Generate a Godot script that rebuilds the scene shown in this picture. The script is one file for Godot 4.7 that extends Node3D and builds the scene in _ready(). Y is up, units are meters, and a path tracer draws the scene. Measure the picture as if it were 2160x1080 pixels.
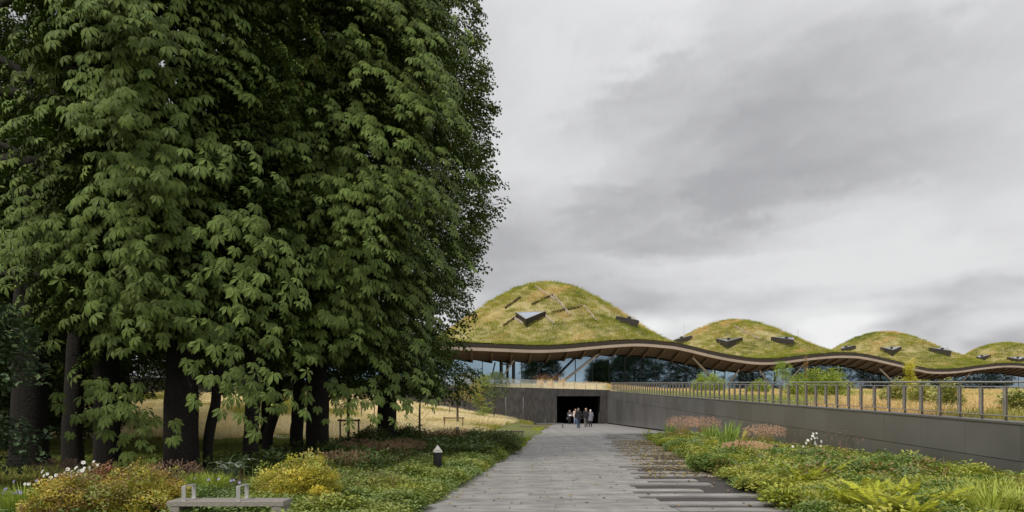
extends Node3D
# A landscaped avenue: chestnut trees on the left, stone path to a dark entrance, turf-domed building behind.

const F := 1440.0      # focal length in photograph pixels
const EYE := 1.72
const LEAF := Color(0.106, 0.151, 0.036)
const GAIN := Color(2.05, 2.0, 1.95)
var M := {}
var rng := RandomNumberGenerator.new()
var noise := FastNoiseLite.new()
var fine := FastNoiseLite.new()


class Geo:
	var v := PackedVector3Array()
	var n := PackedVector3Array()
	var c := PackedColorArray()
	var tint := Color.WHITE

	func tri(a: Vector3, b: Vector3, d: Vector3) -> void:
		var m := (d - a).cross(b - a).normalized()
		v.append(a); v.append(b); v.append(d)
		n.append(m); n.append(m); n.append(m)
		c.append(tint); c.append(tint); c.append(tint)

	func tri_n(a: Vector3, b: Vector3, d: Vector3, na: Vector3, nb: Vector3, nd: Vector3) -> void:
		if (d - a).cross(b - a).dot(na + nb + nd) < 0.0:
			var t := b; b = d; d = t
			t = nb; nb = nd; nd = t
		v.append(a); v.append(b); v.append(d)
		n.append(na); n.append(nb); n.append(nd)
		c.append(tint); c.append(tint); c.append(tint)

	func quad(a: Vector3, b: Vector3, d: Vector3, e: Vector3) -> void:
		tri(a, b, d); tri(a, d, e)

	func face(a: Vector3, b: Vector3, d: Vector3, e: Vector3, out: Vector3) -> void:
		if (d - a).cross(b - a).dot(out) < 0.0:
			quad(a, e, d, b)
		else:
			quad(a, b, d, e)

	# eight corners: four of one end, four of the other, in matching order
	func hull(p: Array, q: Array) -> void:
		var mid := Vector3.ZERO
		for k in 4:
			mid += p[k] + q[k]
		mid /= 8.0
		for k in 4:
			var l := (k + 1) % 4
			var a: Vector3 = p[k]; var b: Vector3 = p[l]; var d: Vector3 = q[l]; var e: Vector3 = q[k]
			face(a, b, d, e, (a + b + d + e) / 4.0 - mid)
		face(p[0], p[1], p[2], p[3], (p[0] + p[2]) / 2.0 - mid)
		face(q[0], q[1], q[2], q[3], (q[0] + q[2]) / 2.0 - mid)

	func box(at: Vector3, size: Vector3, b := Basis.IDENTITY) -> void:
		var s := size / 2.0
		var p := []
		var q := []
		for k in [[-1, -1], [1, -1], [1, 1], [-1, 1]]:
			p.append(at + b * Vector3(s.x * k[0], -s.y, s.z * k[1]))
			q.append(at + b * Vector3(s.x * k[0], s.y, s.z * k[1]))
		hull(p, q)

	# a box whose top edges are chamfered
	func slab(at: Vector3, size: Vector3, cut: float) -> void:
		var s := size / 2.0
		var r := [[], [], []]
		for k in [[-1, -1], [1, -1], [1, 1], [-1, 1]]:
			r[0].append(at + Vector3(s.x * k[0], -s.y, s.z * k[1]))
			r[1].append(at + Vector3(s.x * k[0], s.y - cut, s.z * k[1]))
			r[2].append(at + Vector3((s.x - cut) * k[0], s.y, (s.z - cut) * k[1]))
		for lv in 2:
			for k in 4:
				var l := (k + 1) % 4
				face(r[lv][k], r[lv][l], r[lv + 1][l], r[lv + 1][k], (r[lv][k] + r[lv][l]) / 2.0 - at + Vector3(0, 0.5 * lv * s.y, 0))
		face(r[2][0], r[2][1], r[2][2], r[2][3], Vector3.UP)

	func tube(p: Array, r: Array, sides := 8, capped := true) -> void:
		var rings := []
		var norms := []
		var side := Vector3.ZERO
		for i in p.size():
			var a: Vector3 = p[maxi(i - 1, 0)]
			var b: Vector3 = p[mini(i + 1, p.size() - 1)]
			var t := (b - a).normalized()
			if i == 0:
				side = t.cross(Vector3.UP if absf(t.y) < 0.9 else Vector3.RIGHT).normalized()
			else:
				side = (side - t * side.dot(t)).normalized()
			var up := side.cross(t)
			var ring := []
			var norm := []
			for k in sides:
				var w := TAU * k / sides
				var d := side * cos(w) + up * sin(w)
				ring.append(p[i] + d * r[i])
				norm.append(d)
			rings.append(ring); norms.append(norm)
		for i in p.size() - 1:
			for k in sides:
				var l := (k + 1) % sides
				tri_n(rings[i][k], rings[i][l], rings[i + 1][l], norms[i][k], norms[i][l], norms[i + 1][l])
				tri_n(rings[i][k], rings[i + 1][l], rings[i + 1][k], norms[i][k], norms[i + 1][l], norms[i + 1][k])
		if capped:
			var e: int = p.size() - 1
			var n0: Vector3 = (p[0] - p[1]).normalized()
			var n1: Vector3 = (p[e] - p[e - 1]).normalized()
			for k in sides:
				var l := (k + 1) % sides
				tri_n(p[0], rings[0][k], rings[0][l], n0, n0, n0)
				tri_n(p[e], rings[e][k], rings[e][l], n1, n1, n1)

	func ball(at: Vector3, r: Vector3, rows := 5, cols := 8) -> void:
		for i in rows:
			for k in cols:
				var q := []
				for d in [[0, 0], [0, 1], [1, 1], [1, 0]]:
					var a: float = PI * (i + d[0]) / rows
					var b: float = TAU * (k + d[1]) / cols
					q.append(Vector3(sin(a) * cos(b), cos(a), sin(a) * sin(b)))
				var w := q.map(func(d): return at + d * r)
				if i > 0:
					tri_n(w[0], w[1], w[2], q[0], q[1], q[2])
				if i < rows - 1:
					tri_n(w[0], w[2], w[3], q[0], q[2], q[3])
				elif i == rows - 1:
					tri_n(w[0], w[1], w[2], q[0], q[1], q[2])

	# one creased leaf of two faces
	func leaf(at: Vector3, fwd: Vector3, up: Vector3, long: float, wide: float) -> void:
		var side := fwd.cross(up).normalized()
		var nrm := side.cross(fwd).normalized()
		var mid := at + fwd * long * 0.55 + nrm * wide * 0.12
		var tip := at + fwd * long - nrm * long * 0.12
		tri(at, mid + side * wide * 0.5, tip)
		tri(at, tip, mid - side * wide * 0.5)

	# a bent blade of grass
	func blade(at: Vector3, lean: Vector3, high: float, wide: float, bend: float) -> void:
		var side := lean.cross(Vector3.UP).normalized() * wide * 0.5
		var m := at + Vector3.UP * high * 0.55 + lean * bend * 0.3
		var tip := at + Vector3.UP * high * (1.0 - 0.35 * bend / maxf(high, 0.01)) + lean * bend
		tri(at - side, at + side, m + side * 0.8)
		tri(at - side, m + side * 0.8, m - side * 0.8)
		tri(m - side * 0.8, m + side * 0.8, tip)

	func mesh() -> ArrayMesh:
		var a := []
		a.resize(Mesh.ARRAY_MAX)
		a[Mesh.ARRAY_VERTEX] = v
		a[Mesh.ARRAY_NORMAL] = n
		a[Mesh.ARRAY_COLOR] = c
		var m := ArrayMesh.new()
		m.add_surface_from_arrays(Mesh.PRIMITIVE_TRIANGLES, a)
		return m


# ---------------------------------------------------------------- naming and placing
func tag(o: Node3D, label: String, category: String, group := "", kind := "") -> Node3D:
	o.set_meta("label", label)
	o.set_meta("category", category)
	if group: o.set_meta("group", group)
	if kind: o.set_meta("kind", kind)
	return o


func thing(called: String, label: String, category: String, at := Vector3.ZERO, turn := 0.0, group := "", kind := "") -> Node3D:
	var o := Node3D.new()
	o.name = called
	add_child(o, true)
	o.position = at
	o.rotation.y = turn
	return tag(o, label, category, group, kind)


func put(called: String, shape, m: Material, parent: Node3D = null) -> MeshInstance3D:
	var o := MeshInstance3D.new()
	o.name = called
	o.mesh = shape.mesh() if shape is Geo else shape
	o.material_override = m
	(parent if parent else self).add_child(o, true)
	return o


func scatter(called: String, shape: Mesh, m: Material, places: Array, tints: Array, parent: Node3D = null) -> MultiMeshInstance3D:
	var mm := MultiMesh.new()
	mm.transform_format = MultiMesh.TRANSFORM_3D
	mm.use_colors = true
	mm.mesh = shape
	mm.instance_count = places.size()
	for i in places.size():
		mm.set_instance_transform(i, places[i])
		mm.set_instance_color(i, tints[i])
	var o := MultiMeshInstance3D.new()
	o.name = called
	o.multimesh = mm
	o.material_override = m
	o.set_meta("kind", "stuff")
	(parent if parent else self).add_child(o, true)
	return o


func lin(r: float, g: float, b: float) -> Color:
	return Color(r, g, b).linear_to_srgb()


func mat(called: String, color: Color, rough: float, metal := 0.0) -> StandardMaterial3D:
	var m := StandardMaterial3D.new()
	m.resource_name = called
	m.albedo_color = color.linear_to_srgb()
	m.roughness = rough
	m.metallic = metal
	m.vertex_color_use_as_albedo = true
	M[called] = m
	return m


func grain(frequency: float, low: float, high: float, octaves := 4, kind := FastNoiseLite.TYPE_SIMPLEX_SMOOTH, size := 512) -> NoiseTexture2D:
	var f := FastNoiseLite.new()
	f.noise_type = kind
	f.frequency = frequency
	f.fractal_octaves = octaves
	f.seed = M.size() + 3
	var t := NoiseTexture2D.new()
	t.width = size
	t.height = size
	t.seamless = true
	t.noise = f
	var ramp := Gradient.new()
	ramp.set_color(0, Color(low, low, low))
	ramp.set_color(1, Color(high, high, high))
	t.color_ramp = ramp
	return t


func skin(m: StandardMaterial3D, t: Texture2D, scale: Vector3, relief := 0.0) -> void:
	m.albedo_texture = t
	m.uv1_triplanar = true
	m.uv1_world_triplanar = true
	m.uv1_scale = scale
	if relief > 0.0:
		m.heightmap_enabled = true
		m.heightmap_texture = t
		m.heightmap_scale = relief


# the point of the ground seen at a pixel of the photograph; a point at a pixel and depth
func spot(x: float, y: float) -> Vector3:
	var d := F * EYE / (y - 862.0)
	return Vector3((x - 1080.0) / F * d, 0, -d)


func at(x: float, y: float, d: float) -> Vector3:
	return Vector3((x - 1080.0) / F * d, EYE - (y - 862.0) / F * d, -d)


func r(a: float, b: float) -> float:
	return rng.randf_range(a, b)


func turned(p: Vector3, s := 1.0, tilt := 0.0) -> Transform3D:
	var b := Basis(Vector3.UP, rng.randf() * TAU)
	if tilt > 0.0:
		b = Basis(Vector3(r(-1, 1), 0, r(-1, 1)).normalized(), r(0, tilt)) * b
	return Transform3D(b.scaled(Vector3(s, s, s)), p)


func shade(c: Color, spread := 0.15) -> Color:
	var k := r(1.0 - spread, 1.0 + spread)
	return Color(c.r * k * r(0.94, 1.06), c.g * k, c.b * k * r(0.9, 1.1))


func path_left(d: float) -> float: return -1.58 + 0.105 * (d - 11.36)
func path_right(d: float) -> float: return 2.45 + 0.105 * (d - 11.36)
func bed_edge(d: float) -> float: return 4.9 + 0.113 * (d - 11.36)
func wall_x(d: float) -> float: return 10.9 + 0.0225 * (78.6 - d)
func wall_top(d: float) -> float: return 1.38 + 0.0386 * (d - 16.4)


func left_height(x: float, d: float) -> float:
	var k := smoothstep(36.0, 72.0, d)
	return -0.02 + k * clampf((2.6 - x) * 0.17, 0.0, 3.4) * (0.92 + 0.1 * noise.get_noise_2d(x * 4.0, d * 4.0))


func right_height(x: float, d: float) -> float:
	var h := minf(wall_top(minf(d, 80.0)) - 0.08, 3.75)
	if d > 78.0:
		h = lerpf(3.72 + minf((d - 78.0) * 0.1, 1.5), h, smoothstep(8.0, 26.0, x))
	return h

# ---------------------------------------------------------------- light, air and camera
func cloud_sky() -> PanoramaSkyMaterial:
	var w := 1536
	var h := 768
	var im := Image.create_empty(w, h, false, Image.FORMAT_RGBF)
	im.fill(Color(0.16, 0.16, 0.14))
	var f := FastNoiseLite.new()
	f.noise_type = FastNoiseLite.TYPE_SIMPLEX_SMOOTH
	f.seed = 21
	f.frequency = 0.42
	f.fractal_octaves = 5
	f.fractal_gain = 0.5
	f.domain_warp_enabled = true
	f.domain_warp_amplitude = 1.1
	f.domain_warp_frequency = 0.25
	var puff := FastNoiseLite.new()
	puff.seed = 5
	puff.frequency = 2.2
	puff.fractal_octaves = 5
	for j in h / 2 + 2:
		var el := PI * (0.5 - (j + 0.5) / h)
		var y := maxf(sin(el), 0.0)
		var ce := cos(el)
		for i in w:
			var az := TAU * ((i + 0.5) / w - 0.5)
			var px := sin(az) * ce / (y + 0.16)
			var pz := -cos(az) * ce / (y + 0.16)
			var q := -px * 0.77 - pz * 0.64
			var s := px * 0.64 - pz * 0.77
			var a := f.get_noise_2d(q * 0.8 + 3.0, s * 1.05)
			var b := f.get_noise_2d(px * 0.33 + 40.0, pz * 0.33)
			var c := puff.get_noise_2d(px * 0.42 + 9.0 + 0.3 * a, pz * 0.42 + 0.4 * b)
			var k := smoothstep(0.0, 1.0, 0.45 + 0.62 * a + 0.3 * b + 0.5 * c)
			var low := 1.0 - smoothstep(0.05, 0.2, y + 0.05 * a)
			var u := puff.get_noise_3d(sin(az) * 1.7, y * 5.0, cos(az) * 1.7)
			k = clampf(k * (1.0 - 0.5 * low) + low * (0.55 + 1.9 * u), 0.0, 1.3)
			var g := lerpf(0.265, 0.51, k) * (1.0 + 0.75 * smoothstep(0.4, 1.0, y))
			im.set_pixel(i, j, Color(g * 0.985, g * 0.99, g * lerpf(1.035, 1.0, k)))
	var m := PanoramaSkyMaterial.new()
	m.panorama = ImageTexture.create_from_image(im)
	return m


func _ready() -> void:
	rng.seed = 11
	noise.seed = 4
	noise.frequency = 0.05
	noise.fractal_octaves = 3
	fine.seed = 9
	fine.frequency = 0.35
	var cam := Camera3D.new()
	cam.name = "camera"
	cam.position = Vector3(0, EYE, 0)
	cam.near = 0.1
	cam.far = 2500.0
	cam.projection = Camera3D.PROJECTION_FRUSTUM
	cam.keep_aspect = Camera3D.KEEP_HEIGHT
	cam.size = 0.1 * 1080.0 / F
	cam.frustum_offset = Vector2(0, 0.1 * 322.0 / F)
	add_child(cam)
	cam.current = true
	var e := Environment.new()
	e.background_mode = Environment.BG_SKY
	e.sky = Sky.new()
	e.sky.sky_material = cloud_sky()
	e.background_energy_multiplier = 1.0
	e.tonemap_mode = Environment.TONE_MAPPER_LINEAR
	e.tonemap_exposure = 1.5
	e.sdfgi_enabled = true
	e.ssao_enabled = true
	e.ssil_enabled = true
	var we := WorldEnvironment.new()
	we.name = "environment"
	we.environment = e
	add_child(we)
	var sun := DirectionalLight3D.new()
	sun.name = "sun"
	sun.light_energy = 0.5
	sun.light_angular_distance = 14.0
	sun.light_color = Color(1.0, 0.965, 0.91)
	sun.shadow_enabled = true
	sun.position = Vector3(-34, 60, 46)
	add_child(sun)
	sun.look_at(Vector3.ZERO)
	materials()
	terrain()
	building()
	walls()
	paving()
	furniture()
	trees()
	people()
	planting()


func materials() -> void:
	skin(mat("stone", Color(0.33, 0.318, 0.307), 0.62), grain(0.008, 0.72, 1.0, 6), Vector3(0.33, 0.9, 0.6), 0.25)
	skin(mat("gravel", Color(0.17, 0.155, 0.15), 0.9), grain(0.11, 0.25, 1.0, 3, FastNoiseLite.TYPE_CELLULAR), Vector3(1.1, 1.1, 1.1), 1.2)
	skin(mat("soil", Color(0.075, 0.065, 0.04), 0.95), grain(0.05, 0.4, 1.0), Vector3(0.5, 0.5, 0.5), 2.0)
	skin(mat("lawn", Color(0.22, 0.25, 0.045), 0.9), grain(0.03, 0.55, 1.0, 5), Vector3(0.2, 0.2, 0.2))
	skin(mat("straw", Color(0.78, 0.67, 0.45), 0.9), grain(0.03, 0.82, 1.0, 5), Vector3(0.15, 0.15, 0.15))
	skin(mat("turf", Color(0.52, 0.44, 0.2), 0.95), grain(0.03, 0.75, 1.0, 5), Vector3(0.08, 0.08, 0.08))
	skin(mat("dark_panel", Color(0.085, 0.08, 0.08), 0.5), grain(0.012, 0.6, 1.0, 5), Vector3(0.35, 0.12, 0.35))
	skin(mat("wall_panel", Color(0.175, 0.174, 0.176), 0.32, 0.0), grain(0.006, 0.86, 1.0, 4), Vector3(0.13, 0.13, 0.13))
	M.wall_panel.metallic_specular = 0.95
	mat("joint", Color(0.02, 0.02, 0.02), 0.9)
	skin(mat("coping", Color(0.2, 0.19, 0.18), 0.5), grain(0.03, 0.75, 1.0), Vector3(0.6, 0.6, 0.6))
	mat("edge_metal", Color(0.055, 0.047, 0.045), 0.55, 0.2)
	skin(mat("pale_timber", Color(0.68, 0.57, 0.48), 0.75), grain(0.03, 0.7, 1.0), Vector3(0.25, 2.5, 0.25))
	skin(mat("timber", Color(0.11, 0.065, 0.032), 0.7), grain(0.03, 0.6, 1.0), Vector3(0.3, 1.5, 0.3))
	skin(mat("rafter", Color(0.18, 0.108, 0.052), 0.7), grain(0.03, 0.6, 1.0), Vector3(0.3, 1.5, 0.3))
	mat("glass", Color(0.29, 0.4, 0.48), 0.03, 1.0)
	var pane := mat("clear_glass", Color(0.8, 0.85, 0.8), 0.08)
	pane.vertex_color_use_as_albedo = false
	pane.transparency = BaseMaterial3D.TRANSPARENCY_ALPHA
	pane.albedo_color.a = 0.12
	mat("frame_metal", Color(0.05, 0.05, 0.055), 0.4, 0.6)
	mat("strut_metal", Color(0.34, 0.31, 0.29), 0.45, 0.4)
	mat("rail_metal", Color(0.42, 0.4, 0.38), 0.35, 0.7)
	mat("post_metal", Color(0.12, 0.108, 0.1), 0.5, 0.4)
	mat("wire", Color(0.4, 0.38, 0.35), 0.4, 0.6)
	mat("skylight_glass", Color(0.42, 0.48, 0.56), 0.05, 0.9)
	mat("black_paint", Color(0.014, 0.014, 0.016), 0.4)
	mat("white_paint", Color(0.5, 0.49, 0.47), 0.5)
	skin(mat("bench_wood", Color(0.4, 0.37, 0.33), 0.65), grain(0.03, 0.65, 1.0), Vector3(0.7, 5.0, 5.0))
	mat("steel", Color(0.55, 0.55, 0.54), 0.38, 0.6)
	skin(mat("stake_wood", Color(0.3, 0.22, 0.15), 0.8), grain(0.05, 0.7, 1.0), Vector3(3, 0.5, 3))
	skin(mat("bark", Color(0.045, 0.036, 0.029), 0.95), grain(0.045, 0.25, 1.0, 4), Vector3(1.6, 0.4, 1.6), 6.0)
	skin(mat("wrap_bark", Color(0.16, 0.12, 0.09), 0.95), grain(0.05, 0.5, 1.0, 4), Vector3(3, 0.8, 3))
	var lf := mat("leaf", Color(1, 1, 1), 0.5)
	lf.metallic_specular = 0.25
	lf.backlight_enabled = true
	lf.backlight = Color(0.2, 0.24, 0.06)
	for k in 5:
		var s: float = [0.72, 0.9, 1.05, 1.22, 1.45][k]
		var one = mat("leaf_%d" % k, LEAF * s * [1.0, 0.95, 1.0, 1.0, 1.0][k], 0.5)
		one.metallic_specular = 0.25
		one.backlight_enabled = true
		one.backlight = Color(0.2, 0.24, 0.06)
	var gr := mat("blade", Color(1, 1, 1), 0.75)
	gr.backlight_enabled = true
	gr.backlight = Color(0.7, 0.7, 0.5)
	var hb := mat("herb", Color(1, 1, 1), 0.6)
	hb.backlight_enabled = true
	hb.backlight = Color(0.7, 0.75, 0.3)
	mat("petal", Color(1, 1, 1), 0.6)
	mat("cloth", Color(1, 1, 1), 0.9)
	mat("plain", Color(1, 1, 1), 0.6)


# ---------------------------------------------------------------- terrain
func sheet(called: String, nx: int, nz: int, where: Callable, m: Material, parent: Node3D = null) -> MeshInstance3D:
	var g := SurfaceTool.new()
	g.begin(Mesh.PRIMITIVE_TRIANGLES)
	g.set_smooth_group(0)
	for j in nz + 1:
		for i in nx + 1:
			g.set_color(Color.WHITE)
			g.add_vertex(where.call(float(i) / nx, float(j) / nz))
	for j in nz:
		for i in nx:
			var a := j * (nx + 1) + i
			var b := a + nx + 1
			for k in [a, b, a + 1, a + 1, b, b + 1]:
				g.add_index(k)
	g.generate_normals()
	var me := g.commit()
	var nn: PackedVector3Array = me.surface_get_arrays(0)[Mesh.ARRAY_NORMAL]
	if nn[nn.size() / 2].y < 0.0:
		g = SurfaceTool.new()
		g.create_from(me, 0)
		var arr := me.surface_get_arrays(0)
		var ix: PackedInt32Array = arr[Mesh.ARRAY_INDEX]
		for k in range(0, ix.size(), 3):
			var t = ix[k]; ix[k] = ix[k + 1]; ix[k + 1] = t
		for k in nn.size():
			nn[k] = -nn[k]
		arr[Mesh.ARRAY_INDEX] = ix
		arr[Mesh.ARRAY_NORMAL] = nn
		me = ArrayMesh.new()
		me.add_surface_from_arrays(Mesh.PRIMITIVE_TRIANGLES, arr)
	return put(called, me, m, parent)


func tuft(count: int, high: float, spread: float, wide: float, bend: float, seeded: int) -> ArrayMesh:
	var keep := rng.state
	rng.seed = seeded
	var g := Geo.new()
	for i in count:
		var a := r(0, TAU)
		var lean := Vector3(cos(a), 0, sin(a))
		var s := r(0.7, 1.25)
		g.tint = Color(s, s, s)
		g.blade(lean * spread * sqrt(rng.randf()), lean.rotated(Vector3.UP, r(-0.7, 0.7)), high * r(0.55, 1.0), wide, bend * r(0.3, 1.0))
	rng.state = keep
	return g.mesh()


func terrain() -> void:
	var o := sheet("ground", 4, 4, func(s, t): return Vector3(lerpf(-900, 900, s), -0.1, lerpf(300, -1500, t)), M.lawn)
	tag(o, "wide green ground running out to the horizon", "ground", "", "structure")
	o = sheet("lawn", 90, 60, func(s, t):
		var d := lerpf(4.0, 77.9, t)
		var x := lerpf(-70.0, path_left(minf(d, 47.0)) + 0.25, s)
		return Vector3(x, left_height(x, d), -d), M.lawn)
	tag(o, "green lawn under the trees and on towards the meadow", "lawn", "", "structure")
	o = sheet("meadow_field", 70, 40, func(s, t):
		var d := lerpf(38.5, 77.85, t)
		var x := lerpf(-69.0, minf(path_left(d) - 4.0, 2.2), s)
		return Vector3(x, left_height(x, d) + 0.035, -d), M.straw)
	tag(o, "pale dry meadow ground rising from the lawn to the dark entrance wall", "meadow", "", "structure")
	o = sheet("ramp_bank", 60, 60, func(s, t):
		var d := lerpf(2.0, 210.0, t * t)
		var x := lerpf(wall_x(minf(d, 78.6)) + 0.32, 190.0, s * s)
		return Vector3(x, right_height(x, d), -d), M.straw)
	tag(o, "dry grass bank retained behind the long dark wall", "bank", "", "structure")
	o = sheet("entrance_bank", 30, 12, func(s, t):
		var d := lerpf(78.5, 102.0, t)
		var x := lerpf(-60.0, wall_x(78.6) + 0.3, s)
		return Vector3(x, right_height(x, d) - 0.02, -d), M.straw)
	tag(o, "grass bank above the entrance, below the glazed front", "bank", "", "structure")
	o = sheet("gravel_strip", 2, 30, func(s, t):
		var d := lerpf(7.0, 47.0, t)
		return Vector3(lerpf(path_right(d) - 1.0, bed_edge(d) + 1.5, s), -0.035, -d), M.gravel)
	tag(o, "dark grey gravel between stone strips on the path's right", "gravel", "", "structure")
	o = sheet("planting_bed", 2, 30, func(s, t):
		var d := lerpf(4.0, 46.5, t)
		return Vector3(lerpf(bed_edge(d) - 0.3, wall_x(d) + 0.1, s), -0.025 + 0.03 * s, -d), M.soil)
	tag(o, "soil of the planting bed beside the dark retaining wall", "planting bed", "", "structure")
	o = sheet("planting_bed", 2, 20, func(s, t):
		var d := lerpf(4.0, 33.0, t)
		return Vector3(lerpf(-11.0, path_left(d) - 0.05, s), -0.008, -d), M.soil)
	tag(o, "soil of the planting bed between the trees and the path", "planting bed", "", "structure")
	# two clipped lawn panels beside the far path
	var lawn := mat("bright_lawn", Color(0.25, 0.3, 0.03), 0.9)
	skin(lawn, M.lawn.albedo_texture, Vector3(0.4, 0.4, 0.4))
	for k in 2:
		var d0: float = [30.5, 52.5][k]
		var d1: float = [39.5, 66.0][k]
		var n := 6
		var g := Geo.new()
		var spots := []
		for i in n:
			var a := lerpf(d0, d1, float(i) / n)
			var b := lerpf(d0, d1, float(i + 1) / n)
			var x0 := path_left(a) - (2.4 if k == 0 else 3.6)
			var x1 := path_left(a) + (0.05 if k == 0 else -0.4) + r(-0.4, 0.15)
			g.face(Vector3(x0, 0.012, -a), Vector3(x1, 0.012, -a), Vector3(x1, 0.012, -b), Vector3(x0, 0.012, -b), Vector3.UP)
			for q in 260:
				spots.append(turned(Vector3(r(x0, x1), 0.01, -r(a, b)), r(0.7, 1.2)))
		o = put("lawn_panel", g, lawn)
		tag(o, ["bright green lawn panel next to the dark left planting", "bright green lawn panel around the farther low benches"][k], "lawn", "", "structure")
		var tints := spots.map(func(_p): return shade(Color(0.4, 0.46, 0.05), 0.2))
		var gg := scatter("lawn_grass", tuft(14, 0.09, 0.12, 0.012, 0.03, 3), M.blade, spots, tints)
		tag(gg, ["short grass on the nearer bright lawn panel", "short grass on the farther bright lawn panel"][k], "grass", "", "stuff")
	meadow_grass()


func meadow_grass() -> void:
	var green := []
	var gc := []
	var gold := []
	var cc := []
	for i in 60000:
		var d := r(13.0, 77.5)
		var x := r(-0.75 * d - 3.0, 4.0)
		if x > path_left(minf(d, 50.0)) - 0.6 or x < -50.0: continue
		if d > 28.0 and d < 70.0 and x > path_left(d) - 4.0 - maxf(0.0, (70.0 - d) * 0.0): continue
		if d <= 34.0 and x > -11.0 + (d - 13.0) * 0.2: continue
		if d >= 70.0 and x > 2.6 - (77.5 - d) * 0.0: continue
		var k := noise.get_noise_2d(x * 1.3, d * 1.3)
		var p := Vector3(x, left_height(x, d) - 0.02, -d)
		var edge := 37.0 + 5.0 * noise.get_noise_2d(x * 2.0, 7.0) + (2.0 if x < -12.0 else 0.0)
		if d < edge:
			if rng.randf() < 0.75:
				green.append(turned(p, r(0.7, 1.4)))
				gc.append(shade(Color(0.2, 0.25, 0.045).lerp(Color(0.33, 0.31, 0.09), clampf(0.4 + k, 0, 1)), 0.25))
		elif rng.randf() < 0.85:
			if k > 0.27 and d > 44.0:
				green.append(turned(p, r(1.5, 2.6)))
				gc.append(shade(Color(0.42, 0.4, 0.1), 0.2))
			else:
				var t := turned(p, r(0.65, 1.15))
				gold.append(t)
				cc.append(shade(Color(0.96, 0.85, 0.62).lerp(Color(0.86, 0.75, 0.46), clampf(0.3 + 1.4 * k, 0, 1)), 0.14))
	var o := scatter("lawn_grass", tuft(16, 0.16, 0.2, 0.016, 0.08, 5), M.blade, green, gc)
	tag(o, "green grass growing under and behind the trees", "grass", "", "stuff")
	o = scatter("meadow_grass", tuft(20, 0.58, 0.3, 0.02, 0.62, 6), M.blade, gold, cc)
	tag(o, "tall golden dry grass on the meadow behind the trees", "grass", "", "stuff")
	# dry grass behind the railing and above the entrance
	var bank := []
	var bc := []
	for i in 34000:
		var d := 10.0 + 100.0 * pow(rng.randf(), 1.35)
		var x := r(-10.0, 0.8 * d + 6.0)
		if d < 79.0 and x < wall_x(d) + 0.75: continue
		if d > 88.0 + 0.565 * (x - 3.1) * 1.0 + 1.0: continue
		var k := noise.get_noise_2d(x * 1.2 + 60.0, d * 1.2)
		bank.append(turned(Vector3(x, right_height(x, d) - 0.05, -d), r(0.7, 1.2)))
		var c := Color(0.8, 0.62, 0.33)
		if k > 0.16: c = Color(0.48, 0.46, 0.15)
		if d > 30.0 and d < 77.0 and x - wall_x(d) < 2.0 + 4.0 * absf(k): c = Color(0.38, 0.43, 0.12)
		if d > 78.0 and x < 11.0: c = Color(0.85, 0.7, 0.4) if x > 4.0 else Color(0.5, 0.46, 0.18)
		bc.append(shade(c, 0.16))
	o = scatter("bank_grass", tuft(22, 0.55, 0.3, 0.02, 0.5, 8), M.blade, bank, bc)
	tag(o, "dry golden grass on the bank behind railing and entrance", "grass", "", "stuff")


# ---------------------------------------------------------------- the turf-roofed building
# facade frame: u along the front (to the right and away), v into the building
var edge_u := PackedFloat32Array()
var edge_h := PackedFloat32Array()
const DOMES := [[18.0, 26.0, 28.5, 13.3], [65.0, 26.0, 25.5, 9.7], [117.0, 26.0, 25.5, 10.1], [176.0, 26.0, 26.0, 10.3]]


func front(u: float, v: float, h: float) -> Vector3:
	return Vector3(3.1 + 0.871 * u - 0.492 * v, h, -(90.0 + 0.492 * u + 0.871 * v))


func edge(u: float) -> float:
	if u <= edge_u[0]: return edge_h[0]
	for i in range(1, edge_u.size()):
		if u < edge_u[i]:
			var t = (u - edge_u[i - 1]) / (edge_u[i] - edge_u[i - 1])
			return cubic_interpolate(edge_h[i - 1], edge_h[i], edge_h[maxi(i - 2, 0)], edge_h[mini(i + 1, edge_u.size() - 1)], t)
	return edge_h[edge_h.size() - 1]


func roof(u: float, v: float) -> float:
	var h := lerpf(edge(u) + 0.85, 10.6, smoothstep(0.0, 22.0, v))
	var k := smoothstep(0.0, 6.0, v)
	for d in DOMES:
		var q = Vector2(u - d[0], v - d[1]).length() / float(d[2])
		if q < 1.0:
			h += k * float(d[3]) * 0.5 * (1.0 + cos(PI * q))
	return h


# where the view ray through a pixel of the photograph meets the roof
func roof_hit(x: float, y: float) -> Vector2:
	var d := 88.0
	while d < 260.0:
		var p := at(x, y, d)
		var q := Vector2(p.x - 3.1, -p.z - 90.0)
		var u := q.x * 0.871 + q.y * 0.492
		var v := -q.x * 0.492 + q.y * 0.871
		if v > 0.0 and roof(u, v) >= p.y:
			return Vector2(u, v)
		d += 0.15
	return Vector2.ZERO


func roof_up(u: float, v: float) -> Vector3:
	var a := front(u + 0.5, v, roof(u + 0.5, v)) - front(u - 0.5, v, roof(u - 0.5, v))
	var b := front(u, v + 0.5, roof(u, v + 0.5)) - front(u, v - 0.5, roof(u, v - 0.5))
	var n := a.cross(b).normalized()
	return n if n.y > 0.0 else -n


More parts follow.
